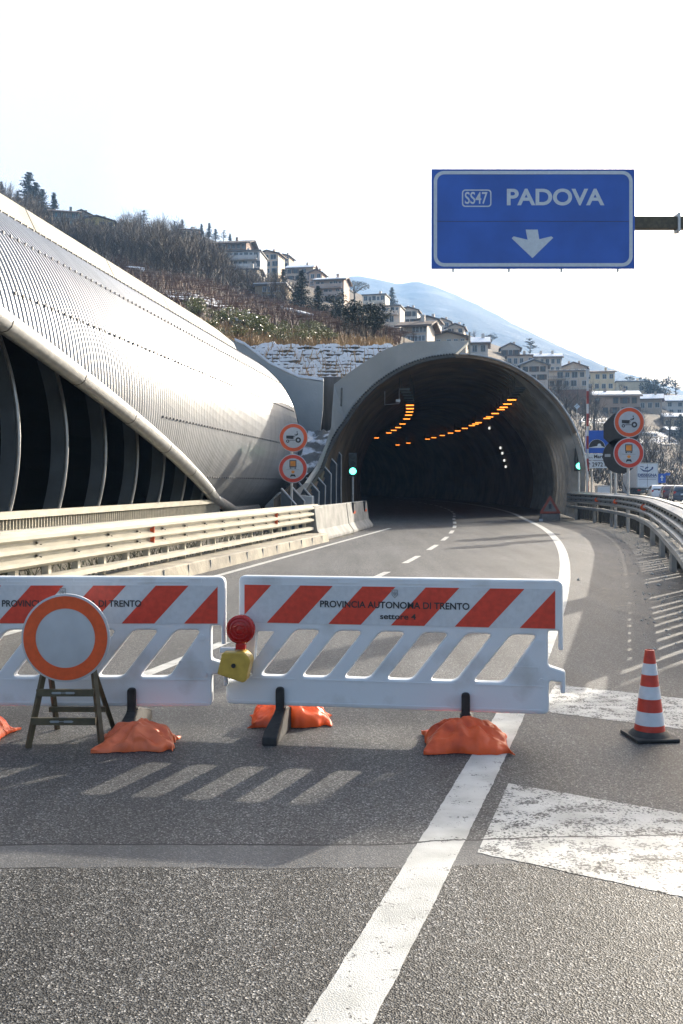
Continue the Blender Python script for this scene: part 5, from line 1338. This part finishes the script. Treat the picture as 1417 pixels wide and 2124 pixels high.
# lorry
Y = 112; x = gxy(1343, Y); s = Y/FPX
t = thing('box_lorry', 'white box lorry seen from behind with blue lettering on its doors', 'lorry', (x, Y, 0), R(-6))
W = 44*s; z0, z1 = 1.12, EYE+(HV-960)*s
M['lorrywhite'] = pm('lorry_white', (.62, .67, .72), .4, .05, 1.5)
MB().box((0, 3.6, (z0+z1)/2), (W, 7.2, z1-z0)).build('cargo_box', M['lorrywhite'], t, bevel=.03)
df = MB()
for xx in (-W/2+.05, W/2-.05): df.box((xx, -.02, (z0+z1)/2), (.1, .06, z1-z0))
df.box((0, -.02, z1-.06), (W-.2, .06, .12)); df.box((0, -.02, z0+.06), (W-.2, .06, .12)); df.build('door_frame', M['steel'], t)
MB().box((0, -.012, (z0+z1)/2), (.03, .02, z1-z0-.3)).build('door_gap', M['dark_steel'], t)
M['navy'] = pm('navy_lettering', (.02, .045, .16), .4)
zz = lambda v: EYE+(HV-v)*s
ms = [text_mesh('DISSEGNA', W*.88, (0, -.03, zz(985.5)), .035, height=6.4*s)]
link('lettering', join_meshes(ms), M['navy'], t)
ms = [plate([[(-.75, .12), (-.35, -.22), (.25, -.25), (.72, .05), (.78, .32), (.60, .32), (.52, .08), (.2, -.1), (-.3, -.07), (-.7, .17)]], .004, 0, (-.1, -.03, zz(974))), plate([[(-.2, .05), (-.08, .28), (.22, .33), (.18, .2), (.0, .17), (-.05, .02)]], .004, 0, (-.1, -.03, zz(974))), plate([[(-.72, .33), (-.3, .26), (-.3, .33), (-.7, .40)]], .004, 0, (-.1, -.03, zz(974)))]
link('emblem', join_meshes(ms), M['navy'], t)
ln = MB()
for v in (990, 994): ln.box((0, -.03, zz(v)), (W*.8, .008, .04))
ln.build('text_lines', M['navy'], t)
MB().box((0, 3.4, .95), (W*.45, 7.0, .3)).build('chassis', M['dark_steel'], t)
MB().box((0, .05, .62), (W*.95, .14, .2)).build('underrun_bar', M['dark_steel'], t)
for s_ in (-1, 1):
    MB().box((s_*W*.38, -.03, .84), (.38, .1, .16)).build('tail_light', M['tail'], t)
    for yy in (1.5, 2.7):
        o = MB().lathe([(.5, -.25), (.5, .25)], (0, 0, 0), 20, 'y').build('wheel', M['rubber'], t); o.location = (s_*W*.36, yy, .5); o.rotation_euler = (0, 0, R(90))
MB().box((0, 8.2, 1.6), (W*.95, 1.8, 2.4)).build('cab', M['lorrywhite'], t, bevel=.1)
# small blue arrow sign, white crate, hedge beside the side road
Y = 105; c = P(1373, 992, Y)
t = thing('arrow_sign', 'small blue sign with a white up arrow behind the white hatchback', 'road sign', (c.x, Y, 0))
MB().box((0, 0, c.z), (.8, .04, 1.0)).build('panel', M['blue'], t); MB().box((.62, .0, c.z+.45), (.55, .04, .3)).build('side_plate', M['blue'], t)
link('arrow', plate([[(-.06, -.3), (.06, -.3), (.06, .05), (.2, .05), (0, .36), (-.2, .05), (-.06, .05)]], .004, 0, (0, -.024, c.z)), M['signwhite'], t)
MB().tube([(0, .05, 0), (0, .05, c.z)], .05, 6).build('post', M['steel'], t)
Y = 95; c = P(1250, 1020, Y)
t = thing('white_crate', 'pale blue white cabinet behind the grey guardrail below the blue board', 'cabinet', (c.x, Y, 0))
MB().box((0, 0, .65), (1.3, 1.0, 1.3)).build('cabinet_body', M['lorrywhite'], t, bevel=.04); MB().box((0, -.01, 1.36), (1.36, 1.06, .1)).build('lid', M['white'], t)
for k, (u, vt) in enumerate(((1272, 985), (1286, 982), (1298, 984), (1262, 988))):
    Y = 196+k*3; tree('shrub%d' % (1+k % 3), u, HV+3120/Y, vt-8, 'yellow green hedge bush behind the cars under the round signs', 'hedge bushes beside the side road', Y, 1.3)

# ------------------------------------------------------------------ dirt and stones by the right guardrail
ds = MB(); rnd = random.Random(9)
for k in range(420):
    Y = rnd.uniform(9, 34); x = RG(Y)-abs(rnd.gauss(0, .35))-.0; r_ = rnd.uniform(.008, .022)*(1 if rnd.random() < .95 else 2)
    p = Vector((x, Y, r_*.3)); o = [p+Vector((rnd.uniform(.6, 1.1)*r_*a, rnd.uniform(.6, 1.1)*r_*b, rnd.uniform(.5, .9)*r_*c)) for a, b, c in ((1, 0, 0), (0, 1, 0), (-1, 0, 0), (0, -1, 0), (0, 0, 1), (0, 0, -1))]
    ds.add(o, [(0, 1, 4), (1, 2, 4), (2, 3, 4), (3, 0, 4), (1, 0, 5), (2, 1, 5), (3, 2, 5), (0, 3, 5)])
tag(ds.build('gravel', M['concrete'], fix=False), kind='stuff')
rws = []
for Y in frange(8.5, 44, 120):
    rws.append([(lerp(RG(Y)+.3, lerp(RG(Y)+.2, max(E(Y)+.3, RG(Y)-1.2-.5*mnoise.noise(Vector((Y*.35, 3, 0)))), sstep((Y-8.5)/5)), j/4), Y, .003) for j in range(5)])
tag(MB().grid(rws).build('dirt', M['dirtfilm'], fix=False), kind='stuff')
gt = MB()
for k in range(2600):
    Y = rnd.uniform(4, 31); x = lerp(LG(Y)-.2, GL(Y, 2.2), rnd.random()); blade(gt, Vector((x, Y, -.02)), Vector((rnd.gauss(0, .5), rnd.gauss(0, .5), 1)), rnd.uniform(.06, .28), .02, rnd)
M['grass'] = leafmat('winter_grass', (.07, .075, .03), (.035, .04, .018)); tag(gt.build('grass', M['grass'], fix=False), kind='stuff')

# ------------------------------------------------------------------ mountains and air
def ridge(name, prof, Yr, Y0, seed, depth):
    us_ = [p[0] for p in prof]; vv = [p[1] for p in prof]; rws = []
    for i in range(41):
        t_ = i/40; r_ = []
        for k in range(170):
            u = lerp(us_[0], us_[-1], k/169); zr = EYE-(interp(us_, vv, u)-HV)*Yr/FPX
            Y = lerp(Y0, Yr, t_/.8) if t_ <= .8 else lerp(Yr, Yr+depth, (t_-.8)/.2)
            x = (u-CU)*Yr/FPX
            z = zr*(t_/.8)**.85 if t_ <= .8 else zr*(1-(t_-.8)/.2)
            q = Vector((x, Y, 0)); am = min(1, t_*3)*(1-abs(t_-.8)/.8 if t_ < .8 else 1)
            z += 38*mnoise.ridged_multi_fractal(q*.0035+Vector((seed, 0, 0)), 1, 2.1, 4, 1, 2)*(.35*math.sin(math.pi*min(1, t_/.8)))-0
            z += 5*mnoise.noise(q*.03)*min(1, t_*2)
            r_.append((x, Y, z-4))
        rws.append(r_)
    tag(MB().grid(rws).build(name, M['mountain'], fix=False, smooth=True, ang=180), kind='structure')
M['mountain'] = pm('wooded_mountain', (.22, .23, .25), .95, .2, .007, col2=(.026, .030, .032), lo=.56, hi=.72, bump=6, bscale=.03, detail=10)
ridge('mountain', [(-900, 520), (200, 560), (600, 590), (700, 574), (740, 569), (790, 577), (825, 587), (862, 580), (905, 592), (960, 615), (1000, 634), (1060, 668), (1120, 706), (1180, 744), (1240, 778), (1320, 830), (1500, 940), (1700, 1000)], 2700, 1300, 1.3, 700)
ridge('mountain', [(900, 900), (1100, 800), (1180, 768), (1250, 764), (1300, 772), (1345, 786), (1380, 800), (1417, 812), (1600, 870), (2000, 960), (2300, 1000)], 3300, 2000, 5.1, 500)
hz_ = MB().box((0, 2020, 310), (6900, 4260, 626)).build('haze', None)
m = bpy.data.materials.new('haze_air'); m.use_nodes = True; nt = m.node_tree
nt.nodes.remove(nt.nodes['Principled BSDF']); pv = nt.nodes.new('ShaderNodeVolumePrincipled')
pv.inputs['Color'].default_value = (.33, .56, .90, 1); pv.inputs['Density'].default_value = 3.3e-4; pv.inputs['Anisotropy'].default_value = 0
nt.links.new(pv.outputs[0], nt.nodes['Material Output'].inputs['Volume'])
hz_.data.materials.append(m); tag(hz_, kind='stuff')
